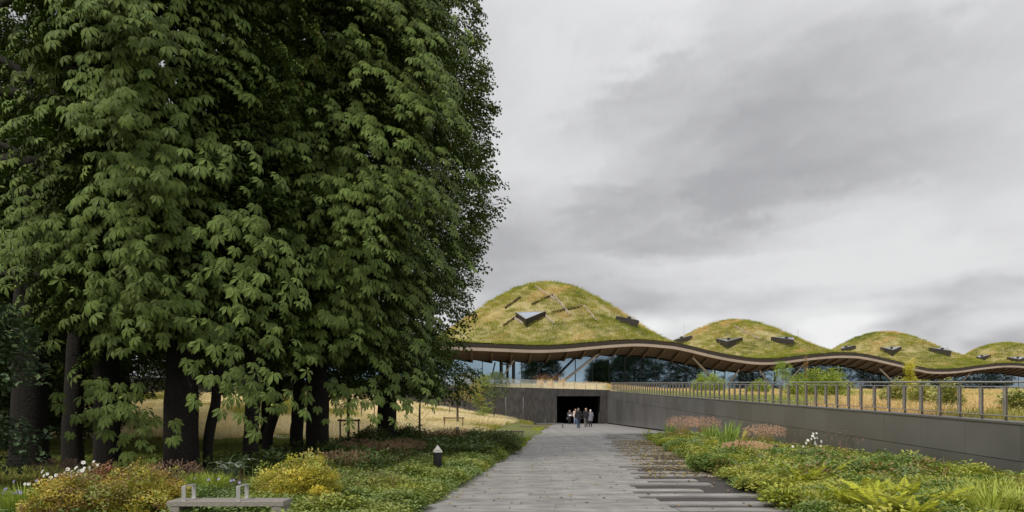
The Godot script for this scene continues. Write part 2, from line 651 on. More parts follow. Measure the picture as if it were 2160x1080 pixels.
func building() -> void:
	var line := [[880, 735], [950, 735], [1009, 736.5], [1060, 738.5], [1129, 741], [1190, 739], [1252, 733.5], [1300, 729.5], [1347, 727.5], [1400, 731], [1435, 736], [1505, 752], [1560, 762], [1604, 766.5], [1646, 765], [1699, 758.5], [1752, 753.5], [1787, 752.6], [1822, 755.4], [1892, 770], [1945, 782.5], [1970, 786], [2016, 785], [2068, 778], [2121, 773], [2165, 775], [2230, 786], [2290, 792], [2350, 789], [2420, 782]]
	edge_u.append(-60.0); edge_h.append(8.9)
	for p in line:
		var s: float = (p[0] - 1080.0) / F
		var u := (90.0 * s - 3.1) / (0.871 - 0.492 * s)
		edge_u.append(u)
		edge_h.append(EYE + (862.0 - p[1]) / F * (90.0 + 0.492 * u))
	edge_u.append(260.0); edge_h.append(9.0)
	var b := thing("domed_building", "long building under rolling grass domes with glazed front and timber eaves", "building", front(30, 0, 5.0))
	b.set_meta("kind", "thing")
	var back := Transform3D(Basis.IDENTITY, -b.position)
	# turf
	var t := sheet("roof", 150, 34, func(s, q):
		var u := lerpf(-45.0, 215.0, s)
		var v := lerpf(0.15, 62.0, q * q * 0.5 + q * 0.5)
		return front(u, v, roof(u, v)) - b.position, M.turf, b)
	t.set_meta("label", "grass covered roof rising into rounded domes")
	var places := []
	var tints := []
	for i in 52000:
		var u := r(-26.0, 196.0)
		var v := r(0.1, 48.0)
		if v > 12.0 and u < 0.0 and rng.randf() < 0.5: continue
		var up := roof_up(u, v)
		var p := front(u, v, roof(u, v)) - b.position
		if up.dot((Vector3(0, EYE, 0) - p - b.position).normalized()) < -0.12: continue
		var k := noise.get_noise_2d(u * 1.6, v * 2.4) + 0.5 * fine.get_noise_2d(u * 0.8, v * 0.8)
		var bare := noise.get_noise_2d(u * 2.2 + 300.0, v * 3.0)
		if bare > 0.3 and v > 8.0 and rng.randf() < 0.75: continue
		var c := Color(0.47, 0.49, 0.09)
		if k > 0.12: c = c.lerp(Color(0.82, 0.64, 0.32), clampf((k - 0.12) * 4.0, 0, 1))
		elif k < -0.22: c = c.lerp(Color(0.28, 0.34, 0.06), clampf((-0.22 - k) * 4.0, 0, 1))
		if v < 3.0: c = c.lerp(Color(0.29, 0.35, 0.06), 0.6)
		elif v < 16.0 and fine.get_noise_2d(u * 0.3, v * 0.3) < 0.05: c = c.lerp(Color(0.33, 0.39, 0.065), 0.45)
		var w := turned(p - Vector3(0, 0.06, 0), r(0.7, 1.5), 0.3)
		places.append(w)
		tints.append(shade(c, 0.22))
	scatter("turf", tuft(20, 0.46, 0.48, 0.034, 0.6, 12), M.blade, places, tints, b)
	# eaves: dark metal edge, pale boards one by one, soffit and rafters
	var dark := Geo.new()
	var soffit := Geo.new()
	var us := []
	var u0 := -40.0
	while u0 < 215.0:
		us.append(u0); u0 += 1.5
	for i in us.size() - 1:
		var a: float = us[i]
		var c: float = us[i + 1]
		var p := []
		var q := []
		for k in [[0.12, 0.19], [0.9, 0.19], [0.9, 0.74], [0.02, 0.74]]:
			p.append(front(a, k[0], edge(a) + k[1]) - b.position)
			q.append(front(c, k[0], edge(c) + k[1]) - b.position)
		dark.hull(p, q)
		var s := []
		for k in [[a, 0.35], [c, 0.35], [c, 4.6], [a, 4.6]]:
			s.append(front(k[0], k[1], edge(k[0]) - (0.22 if k[1] < 1.0 else 1.2)) - b.position)
		soffit.face(s[0], s[1], s[2], s[3], Vector3.DOWN)
	put("roof_edge", dark, M.edge_metal, b)
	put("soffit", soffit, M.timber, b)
	var u := -27.0
	while u < 141.0:
		var g := Geo.new()
		var n := 4
		for i in n:
			var a := u + 2.86 * i / n
			var c := u + 2.86 * (i + 1) / n
			var p := []
			var q := []
			for k in [[-0.06, -0.2], [0.3, -0.2], [0.3, 0.185], [-0.06, 0.185]]:
				p.append(front(a, k[0], edge(a) + k[1]) - b.position)
				q.append(front(c, k[0], edge(c) + k[1]) - b.position)
			g.hull(p, q)
		var w := r(0.86, 1.1)
		for i in g.c.size():
			g.c[i] = Color(w, w * r(0.995, 1.0), w)
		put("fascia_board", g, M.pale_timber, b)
		g = Geo.new()
		var e0 := front(u + 0.4, 0.32, edge(u + 0.4) - 0.36) - b.position
		var e1 := front(u + 2.4, 4.3, edge(u + 2.4) - 1.25) - b.position
		var along := (e1 - e0).normalized()
		var side := along.cross(Vector3.UP).normalized()
		g.box((e0 + e1) / 2.0, Vector3(0.26, 0.42, (e1 - e0).length()), Basis(side, side.cross(along), -along))
		put("rafter", g, M.rafter, b)
		u += 2.9
	# glass front
	u = -29.7
	while u < 139.0:
		var g := Geo.new()
		var a := u + 0.03
		var c := u + 2.97
		var tip := r(-0.035, 0.035)
		var p := []
		var q := []
		for k in [0.0, 0.04]:
			for w in [[a, 3.3], [c, 3.3]]:
				(p if k == 0.0 else q).append(front(w[0], 4.2 + k + (tip if w[0] == c else 0.0), w[1]) - b.position)
			for w in [[c, edge(c) - 1.0], [a, edge(a) - 1.0]]:
				(p if k == 0.0 else q).append(front(w[0], 4.2 + k + (tip if w[0] == c else 0.0), w[1]) - b.position)
		g.hull(p, q)
		put("pane", g, M.glass, b)
		g = Geo.new()
		var top := edge(u) - 1.05
		g.box(front(u, 4.22, (3.3 + top) / 2.0) - b.position, Vector3(0.07, top - 3.3, 0.12), Basis(Vector3.UP, 0.514))
		put("mullion", g, M.frame_metal, b)
		u += 3.0
	# glazed door in the front
	var door := Node3D.new()
	door.name = "door"
	b.add_child(door, true)
	var dg := Geo.new()
	var du := -1.9
	for k in [[-0.95, 3.6], [0.95, 3.6], [0.0, 2.7]]:
		dg.box(front(du + k[0], 4.05, 5.0 + k[1] / 2.0) - b.position, Vector3(0.14 if k[0] == 0.0 else 0.24, k[1], 0.2), Basis(Vector3.UP, 0.514))
	dg.box(front(du, 4.0, 7.75) - b.position, Vector3(1.95, 0.16, 0.22), Basis(Vector3.UP, 0.514))
	dg.box(front(du, 3.98, 5.08) - b.position, Vector3(1.95, 0.18, 0.22), Basis(Vector3.UP, 0.514))
	put("frame", dg, M.frame_metal, door)
	# slanting struts between terrace and roof edge
	for s in [[1192, 801, 1261, 747, 0.17], [1062, 792, 1084, 760, 0.1], [1506, 801, 1459, 752, 0.17], [1540, 806, 1559, 779, 0.14], [1619, 806, 1602, 781, 0.14], [1668, 798, 1695, 768, 0.14], [1884, 806, 1855, 777, 0.17], [2028, 806, 2049, 783, 0.17]]:
		var d0: float = 94.0 + 0.565 * ((s[0] - 1080.0) / F * 100.0 - 2.0)
		for i in 3:
			d0 = 90.0 + 2.6 * 0.871 + 0.565 * ((s[0] - 1080.0) / F * d0 - 3.1 + 1.28)
		var d1 := 100.0
		for i in 5:
			d1 = 90.0 + 1.6 * 0.871 + 0.565 * ((s[2] - 1080.0) / F * d1 - 3.1 + 0.79)
		var p0 = at(s[0], s[1], d0)
		var p1 = at(s[2], s[3], d1)
		var g := Geo.new()
		g.tube([p0 - (p1 - p0).normalized() * 0.8 - b.position, p1 - b.position], [s[4], s[4]], 10)
		put("strut", g, M.strut_metal, b)
	skylights(b)


func skylights(b: Node3D) -> void:
	# [pixel of the centre on the roof, size, turn towards]
	for s in [[1117, 676, 2.4], [1537, 726, 2.45], [1657, 724, 2.45], [1440, 722, 2.1], [1880, 743, 2.2], [1985, 745, 2.5], [1786, 740, 1.9], [2146, 762, 2.2], [1324, 684, 2.0], [2072, 758, 1.8]]:
		var q = roof_hit(s[0], s[1])
		if q == Vector2.ZERO: continue
		var up := roof_up(q.x, q.y)
		var down := Vector3(up.x, 0, up.z)
		down = (down.normalized() if down.length() > 0.05 else Vector3(0.49, 0, 0.87))
		var nrm := (up * (0.75 if s[2] == 2.4 else 0.5) + Vector3.UP * (0.5 if s[2] == 2.4 else 0.8) + down * 0.1).normalized()
		var along := (down - nrm * down.dot(nrm)).normalized()
		var side := along.cross(nrm).normalized()
		var k: float = s[2]
		var c := front(q.x, q.y, roof(q.x, q.y)) + nrm * 0.95 - b.position
		var tri := [c - side * k - along * k * 0.5, c + side * k - along * k * 0.5, c + along * k * 1.0]
		var box := Node3D.new()
		box.name = "skylight"
		b.add_child(box, true)
		var g := Geo.new()
		var mid: Vector3 = (tri[0] + tri[1] + tri[2]) / 3.0
		for i in 3:
			var a: Vector3 = tri[i]
			var d: Vector3 = tri[(i + 1) % 3]
			g.face(a, d, d - nrm * 1.5, a - nrm * 1.5, (a + d) / 2.0 - mid)
			var ai := a.lerp(mid, 0.24)
			var di := d.lerp(mid, 0.24)
			g.face(a, d, di, ai, nrm)
		put("frame", g, M.edge_metal if k != 2.4 else M.frame_metal, box)
		var rim := Geo.new()
		for i in 3:
			var a: Vector3 = tri[i].lerp(mid, 0.02) + nrm * 0.03
			var d: Vector3 = tri[(i + 1) % 3].lerp(mid, 0.02) + nrm * 0.03
			rim.face(a, d, tri[(i + 1) % 3].lerp(mid, 0.2) + nrm * 0.03, tri[i].lerp(mid, 0.2) + nrm * 0.03, nrm)
		put("rim", rim, M.strut_metal, box)
		var w := Geo.new()
		w.tri(tri[0].lerp(mid, 0.2) + nrm * 0.02, tri[1].lerp(mid, 0.2) + nrm * 0.02, tri[2].lerp(mid, 0.2) + nrm * 0.02)
		put("pane", w, M.skylight_glass, box)
		if k != 2.4:
			var v := Geo.new()
			v.box(mid + nrm * 0.14, Vector3(0.5, 0.22, 0.4), Basis(side, nrm, -along))
			put("vent", v, M.frame_metal, box)
	# timber ridges in the turf, following the roof
	for s in [[1127, 606, 1172, 635], [1167, 626, 1203, 668], [1166, 625, 1122, 645], [1232, 649, 1258, 680], [1228, 649, 1164, 662], [1148, 667, 1168, 686], [1090, 671, 1062, 690], [1098, 630, 1066, 652], [1548, 690, 1605, 719], [1085, 674, 1113, 690], [1113, 690, 1146, 672]]:
		var g := Geo.new()
		var last := Vector3.INF
		for i in 9:
			var q = roof_hit(lerpf(s[0], s[2], i / 8.0), lerpf(s[1], s[3], i / 8.0))
			if q == Vector2.ZERO: continue
			var p := front(q.x, q.y, roof(q.x, q.y) + 0.2) - b.position
			if last != Vector3.INF and last.distance_to(p) < 9.0:
				var f := (p - last).normalized()
				var sd := f.cross(Vector3.UP).normalized()
				g.box((p + last) / 2.0, Vector3(0.16, 0.36, p.distance_to(last) + 0.06), Basis(sd, sd.cross(f), -f))
			last = p
		if g.v.size():
			put("ridge_board", g, M.pale_timber if s[3] > s[1] and s[2] > s[0] else M.timber, b)
	for s in [[1443, 712, 28], [1535, 713, 30], [1683, 722, 25], [1786, 735, 20], [1880, 736, 20], [1999, 742, 14]]:
		var q = roof_hit(s[0], s[1])
		if q == Vector2.ZERO: continue
		var p := front(q.x, q.y, roof(q.x, q.y)) - b.position
		var g := Geo.new()
		g.tube([p - Vector3(0, 0.5, 0), p + Vector3(0, s[2] * 0.1, 0)], [0.03, 0.02], 5)
		put("lightning_rod", g, M.strut_metal, b)


# ---------------------------------------------------------------- walls, railing, entrance
func walls() -> void:
	# front wall of dark panels with the entrance opening; base of the scene's far end
	var z := -78.0
	var o0 := 5.15
	var o1 := 10.1
	var top := func(x: float) -> float: return 3.86 + (10.9 - x) * 0.028
	var w := thing("entrance_wall", "dark panelled front wall with a wide black doorway", "wall", Vector3(4, 0, z), 0.0, "", "thing")
	var base := w.position
	var block := func(called: String, x0: float, x1: float, y0: float, front_at: float, m: Material) -> void:
		var g := Geo.new()
		var p := []
		var q := []
		for k in [[x0, y0], [x1, y0], [x1, top.call(x1)], [x0, top.call(x0)]]:
			p.append(Vector3(k[0], k[1], front_at) - base)
			q.append(Vector3(k[0], k[1], -78.55) - base)
		g.hull(p, q)
		var s := r(0.85, 1.12)
		for i in g.c.size(): g.c[i] = Color(s, s, s)
		put(called, g, m, w)
	block.call("core", -60.0, -13.0, -0.1, z, M.dark_panel)
	var x := -13.0
	var n := 0
	while x < o0 - 0.1:
		var x1 = minf(x + [2.55, 2.0, 2.9, 2.3][n % 4], o0)
		if o0 - x1 < 1.0: x1 = o0
		block.call("panel", x, x1 - 0.025, -0.1, z + [0.0, 0.03, 0.0, 0.02][n % 4], M.dark_panel)
		x = x1; n += 1
	block.call("lintel", o0 + 0.003, o1 - 0.003, 3.16, z - 0.02, M.dark_panel)
	block.call("panel", o1, wall_x(78.0) + 0.35, -0.1, z, M.dark_panel)
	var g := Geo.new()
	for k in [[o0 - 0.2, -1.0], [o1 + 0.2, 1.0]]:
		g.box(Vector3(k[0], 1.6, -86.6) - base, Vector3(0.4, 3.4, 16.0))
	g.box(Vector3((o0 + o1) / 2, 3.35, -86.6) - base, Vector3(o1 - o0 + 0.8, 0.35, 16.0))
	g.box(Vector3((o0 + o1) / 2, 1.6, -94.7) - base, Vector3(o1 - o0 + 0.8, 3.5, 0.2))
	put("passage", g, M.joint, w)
	g = Geo.new()
	g.box(Vector3((o0 + o1) / 2, -0.06, -86.3) - base, Vector3(o1 - o0, 0.1, 16.6))
	put("passage_floor", g, M.dark_panel, w)
	# glass guard along the top of the front wall
	var gl := thing("glass_balustrade", "low glass guard along the top of the entrance wall", "balustrade", Vector3(4, 3.9, z - 0.3), 0.0, "", "thing")
	x = -9.0
	while x < 10.4:
		var h := 1.02 - (x + 9.0) * 0.013
		var y0: float = top.call(x + 0.6)
		g = Geo.new()
		g.box(Vector3(x + 0.62, y0 + h / 2.0 + 0.02, z - 0.3) - gl.position, Vector3(1.2, h, 0.02))
		put("pane", g, M.clear_glass, gl)
		g = Geo.new()
		g.box(Vector3(x, y0 + h / 2.0 - 0.05, z - 0.3) - gl.position, Vector3(0.035, h, 0.05))
		put("post", g, M.coping, gl)
		x += 1.245
	g = Geo.new()
	g.tube([Vector3(-9.0, top.call(-9.0) + 1.05, z - 0.3) - gl.position, Vector3(10.6, top.call(10.6) + 0.79, z - 0.3) - gl.position], [0.03, 0.03], 6)
	put("handrail", g, M.rail_metal, gl)
	# long polished retaining wall
	var rw := thing("retaining_wall", "long polished dark stone wall tapering along the right beside the planting", "wall", Vector3(11.6, 0, -47), 0.0, "", "thing")
	base = rw.position
	g = Geo.new()
	var p := []
	var q := []
	for k in [[0.05, 0.0], [0.5, 0.0], [0.5, 1.0], [0.05, 1.0]]:
		p.append(Vector3(wall_x(2.0) + k[0], -0.3 if k[1] == 0.0 else wall_top(2.0) - 0.09, -2.0) - base)
		q.append(Vector3(wall_x(78.0) + k[0], -0.3 if k[1] == 0.0 else wall_top(78.0) - 0.09, -77.98) - base)
	g.hull(p, q)
	put("core", g, M.joint, rw)
	var d := 3.0
	while d < 77.9:
		var e := minf(d + 1.93, 77.95)
		for row in 2:
			g = Geo.new()
			p = []; q = []
			for k in [[0.0, 0], [0.048, 0], [0.048, 1], [0.0, 1]]:
				for s in [d + 0.006, e - 0.006]:
					var y: float = wall_top(s) - 0.055
					var j: float = maxf(wall_top(s) - 0.95, 0.06)
					y = (y if row == 1 else j - 0.008) if k[1] == 1 else (j + 0.008 if row == 1 else 0.11)
					(p if s == d + 0.006 else q).append(Vector3(wall_x(s) + k[0] - (0.002 if n % 3 == 0 else 0.0), y, -s) - base)
			if row == 0 and p[2].y - p[1].y < 0.03: continue
			g.hull(p, q)
			var s := r(0.8, 1.2)
			for i in g.c.size(): g.c[i] = Color(s, s * r(0.99, 1.0), s * r(0.97, 1.0))
			put("panel", g, M.wall_panel, rw)
			n += 1
		d = e
	g = Geo.new()
	p = []; q = []
	for k in [[-0.025, -0.05], [0.56, -0.05], [0.56, 0.0], [-0.025, 0.0]]:
		p.append(Vector3(wall_x(2.0) + k[0], wall_top(2.0) + k[1], -2.0) - base)
		q.append(Vector3(wall_x(77.9) + k[0], wall_top(77.9) + k[1], -77.9) - base)
	g.hull(p, q)
	put("coping", g, M.coping, rw)
	railing()


func railing() -> void:
	var rl := thing("railing", "metal railing with wire mesh panels on top of the right wall", "railing", Vector3(11.9, 2.5, -47), 0.0, "", "thing")
	var base := rl.position
	var bay := 0.86
	var run := func(d: float, up: float, off := 0.28) -> Vector3:
		return Vector3(wall_x(d) + off, wall_top(d) + up, -d) - base
	# one post, one frame and one mesh, shared by every bay
	var slope := Vector3(-0.0225, 0.0386, -1.0)
	var post := Geo.new()
	post.box(Vector3(0.025, 0.42, 0), Vector3(0.065, 0.86, 0.016))
	post.box(Vector3(0.0, 0.9, 0), Vector3(0.02, 0.12, 0.02))
	var frame := Geo.new()
	var ends := [Vector3(-0.03, 0.12, 0) + slope * 0.03, Vector3(-0.03, 0.86, 0) + slope * 0.03, Vector3(-0.03, 0.86, 0) + slope * (bay - 0.03), Vector3(-0.03, 0.12, 0) + slope * (bay - 0.03)]
	for k in 4:
		frame.tube([ends[k], ends[(k + 1) % 4]], [0.015, 0.015], 5)
	var net := Geo.new()
	for way in 2:
		var t := -0.74
		while t < bay:
			var a0 := maxf(t, 0.03)
			var a1 := minf(t + 0.74, bay - 0.03)
			if a1 > a0:
				var h0 := 0.12 + (a0 - t)
				var h1 := 0.12 + (a1 - t)
				if way == 1:
					h0 = 0.98 - h0; h1 = 0.98 - h1
				var s := Vector3(0, 0.005, 0.005 if way else -0.005)
				var q0 := Vector3(-0.03, h0, 0) + slope * a0
				var q1 := Vector3(-0.03, h1, 0) + slope * a1
				net.quad(q0 - s, q0 + s, q1 + s, q1 - s)
			t += 0.055
	var pm := post.mesh()
	var fm := frame.mesh()
	var nm := net.mesh()
	var d := 10.5
	while d < 77.5:
		var o := put("post", pm, M.post_metal, rl)
		o.position = run.call(d, 0.0)
		if d + bay < 77.6:
			o = put("mesh_panel", fm, M.rail_metal, rl)
			o.position = run.call(d, 0.0)
			var w := put("wire_mesh", nm, M.wire, o)
			w.position = Vector3.ZERO
		d += bay
	var g := Geo.new()
	g.tube([run.call(10.0, 0.985), run.call(77.6, 0.94)], [0.024, 0.024], 8)
	put("handrail", g, M.rail_metal, rl)


# ---------------------------------------------------------------- stone path
func paving() -> void:
	var path := thing("path", "grey stone slab path leading straight to the dark entrance", "path", Vector3(0, 0, -8), 0.0, "", "structure")
	var base := path.position
	var near := []
	var mats := []
	for k in 6:
		var s: float = [0.88, 0.94, 0.98, 1.02, 1.06, 1.13][k]
		var m := M.stone.duplicate() as StandardMaterial3D
		m.resource_name = "stone_%d" % k
		m.albedo_color = Color(0.345 * s * r(0.98, 1.03), 0.332 * s, 0.32 * s * r(0.98, 1.02)).linear_to_srgb()
		mats.append(m)
	var row := 0.405
	var d := 7.4
	var i := 0
	var out := 0.0
	while d < 46.8:
		var x0 := path_left(d) - 0.1
		if i % 3 == 0: out = [0.0, 0.35, 0.1, 0.55][rng.randi() % 4]
		x0 -= out * (1.0 if d < 30.0 else 0.4)
		var edge_x := path_right(d)
		var x1 := edge_x + r(-0.25, 0.35)
		var strip := i % 5 == 0 or i % 5 == 2
		if strip:
			x1 = bed_edge(d) + 0.9 if rng.randf() < 0.6 else lerpf(edge_x, bed_edge(d), r(0.3, 0.8))
		if d > 19.0 and d < 26.0 and i % 4 == 2: x1 = edge_x + r(0.2, 1.0)
		var x := x0
		while x < x1 - 0.05:
			var e = x + [1.8, 2.4, 3.0, 2.1][rng.randi() % 4]
			if x1 - e < 0.5: e = x1
			near.append([x, e, d, row, r(-0.004, 0.004)])
			x = e
		d += row
		i += 1
	var rest := Geo.new()
	for k in near.size():
		var s: Array = near[k]
		var c = Vector3((s[0] + s[1]) / 2.0, -0.035 + s[4], -(s[2] + s[3] / 2.0)) - base
		var size = Vector3(s[1] - s[0] - 0.007, 0.07, s[3] - 0.009)
		if k < 299:
			var g := Geo.new()
			g.slab(c, size, 0.003)
			put("slab", g, mats[rng.randi() % 6], path)
		else:
			var t := r(0.9, 1.09)
			rest.tint = Color(t, t, t)
			rest.slab(c, size, 0.003)
	# wider forecourt before the entrance
	while d < 77.9:
		var pale := d < 54.0 and d > 49.0
		var x := 0.9 if d > 52.0 else path_left(d) - 3.2
		if d > 52.0: x = maxf(path_left(d) - 0.5, 0.9)
		while x < wall_x(d) - 0.05:
			var e = minf(x + [1.2, 1.8, 1.5][rng.randi() % 3], wall_x(d) - 0.02)
			var t := r(0.9, 1.1) * (1.25 if pale else 0.95)
			rest.tint = Color(t, t, t * 1.01)
			rest.slab(Vector3((x + e) / 2.0, -0.035 + r(-0.003, 0.003), -(d + 0.3)) - base, Vector3(e - x - 0.012, 0.07, 0.586), 0.006)
			x = e
		d += 0.6
	put("slabs", rest, M.stone, path).set_meta("kind", "stuff")
	# fallen leaves and scraps on the stone
	var fl := Geo.new()
	fl.leaf(Vector3(0, 0.004, 0), Vector3(0, 0.25, 1).normalized(), Vector3.UP, 0.09, 0.06)
	fl.leaf(Vector3(0.01, 0.004, 0.02), Vector3(0.8, 0.3, 0.5).normalized(), Vector3.UP, 0.07, 0.05)
	var spots := []
	var tints := []
	for k in 5200:
		var dd := r(10.0, 48.0)
		var x := 0.0
		if k < 380:
			x = r(path_left(dd), path_right(dd))
			if rng.randf() < 0.35: x = path_left(dd) + absf(r(-0.5, 0.5))
		elif k < 700:
			x = r(path_right(dd), bed_edge(dd) + 0.4)
		else:
			dd = r(21.0, 37.0) if rng.randf() < 0.8 else r(17.0, 21.0)
			x = lerpf(path_right(dd) + 0.2, bed_edge(dd) + 0.4, pow(rng.randf(), 0.75))
		spots.append(turned(Vector3(x, 0.004 if k < 380 else -0.006, -dd), r(0.5, 0.95), 0.3))
		tints.append(shade([Color(0.34, 0.25, 0.1), Color(0.42, 0.33, 0.17), Color(0.16, 0.12, 0.07), Color(0.4, 0.3, 0.08)][rng.randi() % 4], 0.25))
	var o := scatter("fallen_leaves", fl.mesh(), M.blade, spots, tints)
	tag(o, "small fallen leaves scattered on the stone path and gravel", "leaves", "", "stuff")


# ---------------------------------------------------------------- benches, bollards, stakes, labels
func furniture() -> void:
	# near bench with two arm hoops
	var b := thing("bench", "near timber bench with two metal arm hoops, half hidden in planting", "bench", Vector3(-4.4, 0, -9.55))
	var g := Geo.new()
	for k in 3:
		g.slab(Vector3(0.46, 0.415, -0.125 + 0.125 * k), Vector3(1.6, 0.07, 0.12), 0.006)
		var s: float = [0.92, 1.05, 1.0][k]
		for i in range(g.c.size() - 54, g.c.size()): g.c[i] = Color(s, s, s)
	put("seat", g, M.bench_wood, b)
	for x in [-0.24, 1.16]:
		g = Geo.new()
		g.slab(Vector3(x, 0.188, 0), Vector3(0.13, 0.376, 0.35), 0.006)
		put("leg", g, M.bench_wood, b)
	for x in [-0.08, 0.67]:
		g = Geo.new()
		var xx: float = x - 0.04
		for z in [0.15, -0.15]:
			g.slab(Vector3(xx, 0.545, z), Vector3(0.055, 0.19, 0.014), 0.002)
			g.box(Vector3(xx, 0.454, z * 0.9), Vector3(0.055, 0.008, 0.06))
		g.slab(Vector3(xx, 0.647, 0), Vector3(0.055, 0.014, 0.314), 0.003)
		put("armrest", g, M.steel, b)
	# low benches by the far lawn
	for s in [[1068, 921, 2.15, 0.36, "nearest and darkest of the three low benches on the far lawn"], [1127, 905, 2.5, 0.3, "low bench on the lawn between the other two, seat near the grass"], [1160, 902.5, 2.4, 0.42, "pale low bench closest to the entrance, beside short steel posts"]]:
		var p = spot(s[0], s[1])
		var o = thing("low_bench", s[4], "bench", p, 0.0, "low benches by the far path")
		g = Geo.new()
		g.slab(Vector3(0, s[3] - 0.05, 0), Vector3(s[2], 0.1, 0.4), 0.01)
		put("seat", g, M.coping if s[1] < 904 else M.stake_wood, o)
		for x in [-1, 1]:
			g = Geo.new()
			g.box(Vector3(x * (s[2] / 2.0 - 0.06), (s[3] - 0.1) / 2.0, 0), Vector3(0.1, s[3] - 0.1, 0.38))
			put("leg", g, M.coping if s[1] < 904 else M.rail_metal, o)
	for k in 2:
		var o = thing("steel_post", ["short steel post behind the pale low bench, nearer its middle", "short steel post behind the pale low bench, nearer the doorway"][k], "post", spot([1150, 1169][k], 897.5), 0.0, "short posts by the forecourt")
		g = Geo.new()
		g.tube([Vector3(0, 0, 0), Vector3(0, 0.62, 0)], [0.05, 0.05], 8)
		put("shaft", g, M.coping, o)
		g = Geo.new()
		g.ball(Vector3(0, 0.62, 0), Vector3(0.05, 0.03, 0.05), 4, 8)
		put("cap", g, M.coping, o)
	var dp := thing("door_post", "thin upright post at the right side of the doorway", "post", Vector3(9.85, 0, -77.2))
	g = Geo.new()
	g.tube([Vector3.ZERO, Vector3(0, 1.25, 0)], [0.035, 0.035], 6)
	put("shaft", g, M.coping, dp)
	# bollards
	var o := thing("bollard", "near black bollard with pale pyramid cap among green ground cover", "bollard", spot(923, 992), 0.35)
	g = Geo.new()
	g.slab(Vector3(0, 0.25, 0), Vector3(0.195, 0.5, 0.195), 0.004)
	put("post", g, M.black_paint, o)
	g = Geo.new()
	for k in 4:
		var c := [Vector3(-0.112, 0.5, -0.112), Vector3(0.112, 0.5, -0.112), Vector3(0.112, 0.5, 0.112), Vector3(-0.112, 0.5, 0.112)]
		var a: Vector3 = c[k]; var d: Vector3 = c[(k + 1) % 4]
		var l := Vector3(0, 0.03, 0)
		g.face(a, d, d + l, a + l, (a + d) * Vector3(1, 0, 1))
		var tip := Vector3(0, 0.71, 0)
		var m := (tip - a - l).cross(d - a)
		if m.dot((a + d) * Vector3(1, 0, 1)) < 0: g.tri(a + l, tip, d + l)
		else: g.tri(a + l, d + l, tip)
	put("cap", g, M.white_paint, o)
	for k in 3:
		g = Geo.new()
		g.ball(Vector3(-0.045 + 0.045 * k, 0.565, 0.101), Vector3(0.014, 0.014, 0.006), 4, 8)
		put("hole", g, M.black_paint, o)
	o = thing("bollard", "far dark bollard with a white domed cap in front of dry grass", "bollard", spot(965, 934))
	g = Geo.new()
	g.tube([Vector3.ZERO, Vector3(0, 0.66, 0)], [0.1, 0.1], 12)
	put("post", g, M.black_paint, o)
	g = Geo.new()
	g.tube([Vector3(0, 0.66, 0), Vector3(0, 0.72, 0), Vector3(0, 0.79, 0), Vector3(0, 0.81, 0)], [0.105, 0.105, 0.07, 0.02], 12)
	put("cap", g, M.white_paint, o)
	# tree stakes in the meadow
	for s in [[737, 842, 33.0, 0.95, 1.25, "timber tree stake frame standing between the two thick right trunks"], [957, 866, 47.0, 1.3, 0.95, "timber tree stake frame with a slim trunk behind the far bollard"], [776, 856, 52.0, 1.0, 1.3, "small far stake frame high on the meadow slope"], [931, 851, 62.0, 1.5, 1.2, "far stake frame at the top of the meadow near the dark wall"]]:
		var p = at(s[0], s[1], s[2])
		p.y = left_height(p.x, s[2])
		o = thing("stake_frame", s[5], "tree stake", p, r(-0.2, 0.2), "tree stake frames on the meadow")
		for x in [-0.5, 0.5]:
			g = Geo.new()
			g.tube([Vector3(x * s[3], -0.2, 0), Vector3(x * s[3], s[4], 0)], [0.045, 0.042], 7)
			put("post", g, M.stake_wood, o)
		g = Geo.new()
		g.box(Vector3(0, s[4] - 0.08, 0.06), Vector3(s[3] + 0.2, 0.09, 0.035))
		put("rail", g, M.stake_wood, o)
	# plant labels on stems in the right bed
	var words := ["among the iris leaves", "right of the iris leaves", "below the pink grass by the wall", "between pink grass and white flowers", "under the white flowers", "nearest, above the yellow ferns", "by the violet flowers"]
	var ls := [[1525, 957, 922], [1570, 962, 932], [1613, 952, 934], [1638, 966, 941], [1695, 984, 956], [1839, 1014, 986], [1897, 1000, 972]]
	for k in ls.size():
		var p = spot(ls[k][0], ls[k][1])
		var h: float = (ls[k][1] - ls[k][2]) / F * -p.z
		o = thing("garden_light", "small dark T-shaped fitting on a stem, " + words[k], "garden light", p, r(-0.3, 0.3), "small fittings on stems in the right bed")
		g = Geo.new()
		g.tube([Vector3(0, -0.05, 0), Vector3(0, h - 0.02, 0)], [0.014, 0.014], 6)
		put("stem", g, M.edge_metal, o)
		g = Geo.new()
		g.slab(Vector3(0, h, 0), Vector3(0.19, 0.045, 0.13), 0.008)
		put("head", g, M.edge_metal, o)


# ---------------------------------------------------------------- trees
func palmate(lobes: int, long: float) -> Geo:
	var g := Geo.new()
	for k in lobes:
		var w := (k - (lobes - 1) / 2.0) / ((lobes - 1) / 2.0)
		var a := w * 2.15
		var l := long * (1.0 - 0.42 * absf(w))
		var d := Vector3(sin(a), 0, cos(a))
		var s := d.cross(Vector3.UP)
		var t := r(0.88, 1.1)
		g.tint = Color(t, t, t)
		var mid := []
		for q in [0.06, 0.4, 0.72, 1.0]:
			mid.append(d * l * q - Vector3.UP * l * (0.68 * q * q - 0.12 * q))
		var wide := [0.012, 0.12, 0.21, 0.0]
		for i in 3:
			for e in [-1.0, 1.0]:
				var up := Vector3.UP * 0.25
				var a0: Vector3 = mid[i] + (s * e + up) * l * wide[i]
				var a1: Vector3 = mid[i + 1] + (s * e + up) * l * wide[i + 1]
				if i < 2: g.quad(mid[i], a0, a1, mid[i + 1])
				else: g.tri(mid[i], a0, mid[i + 1])
	return g


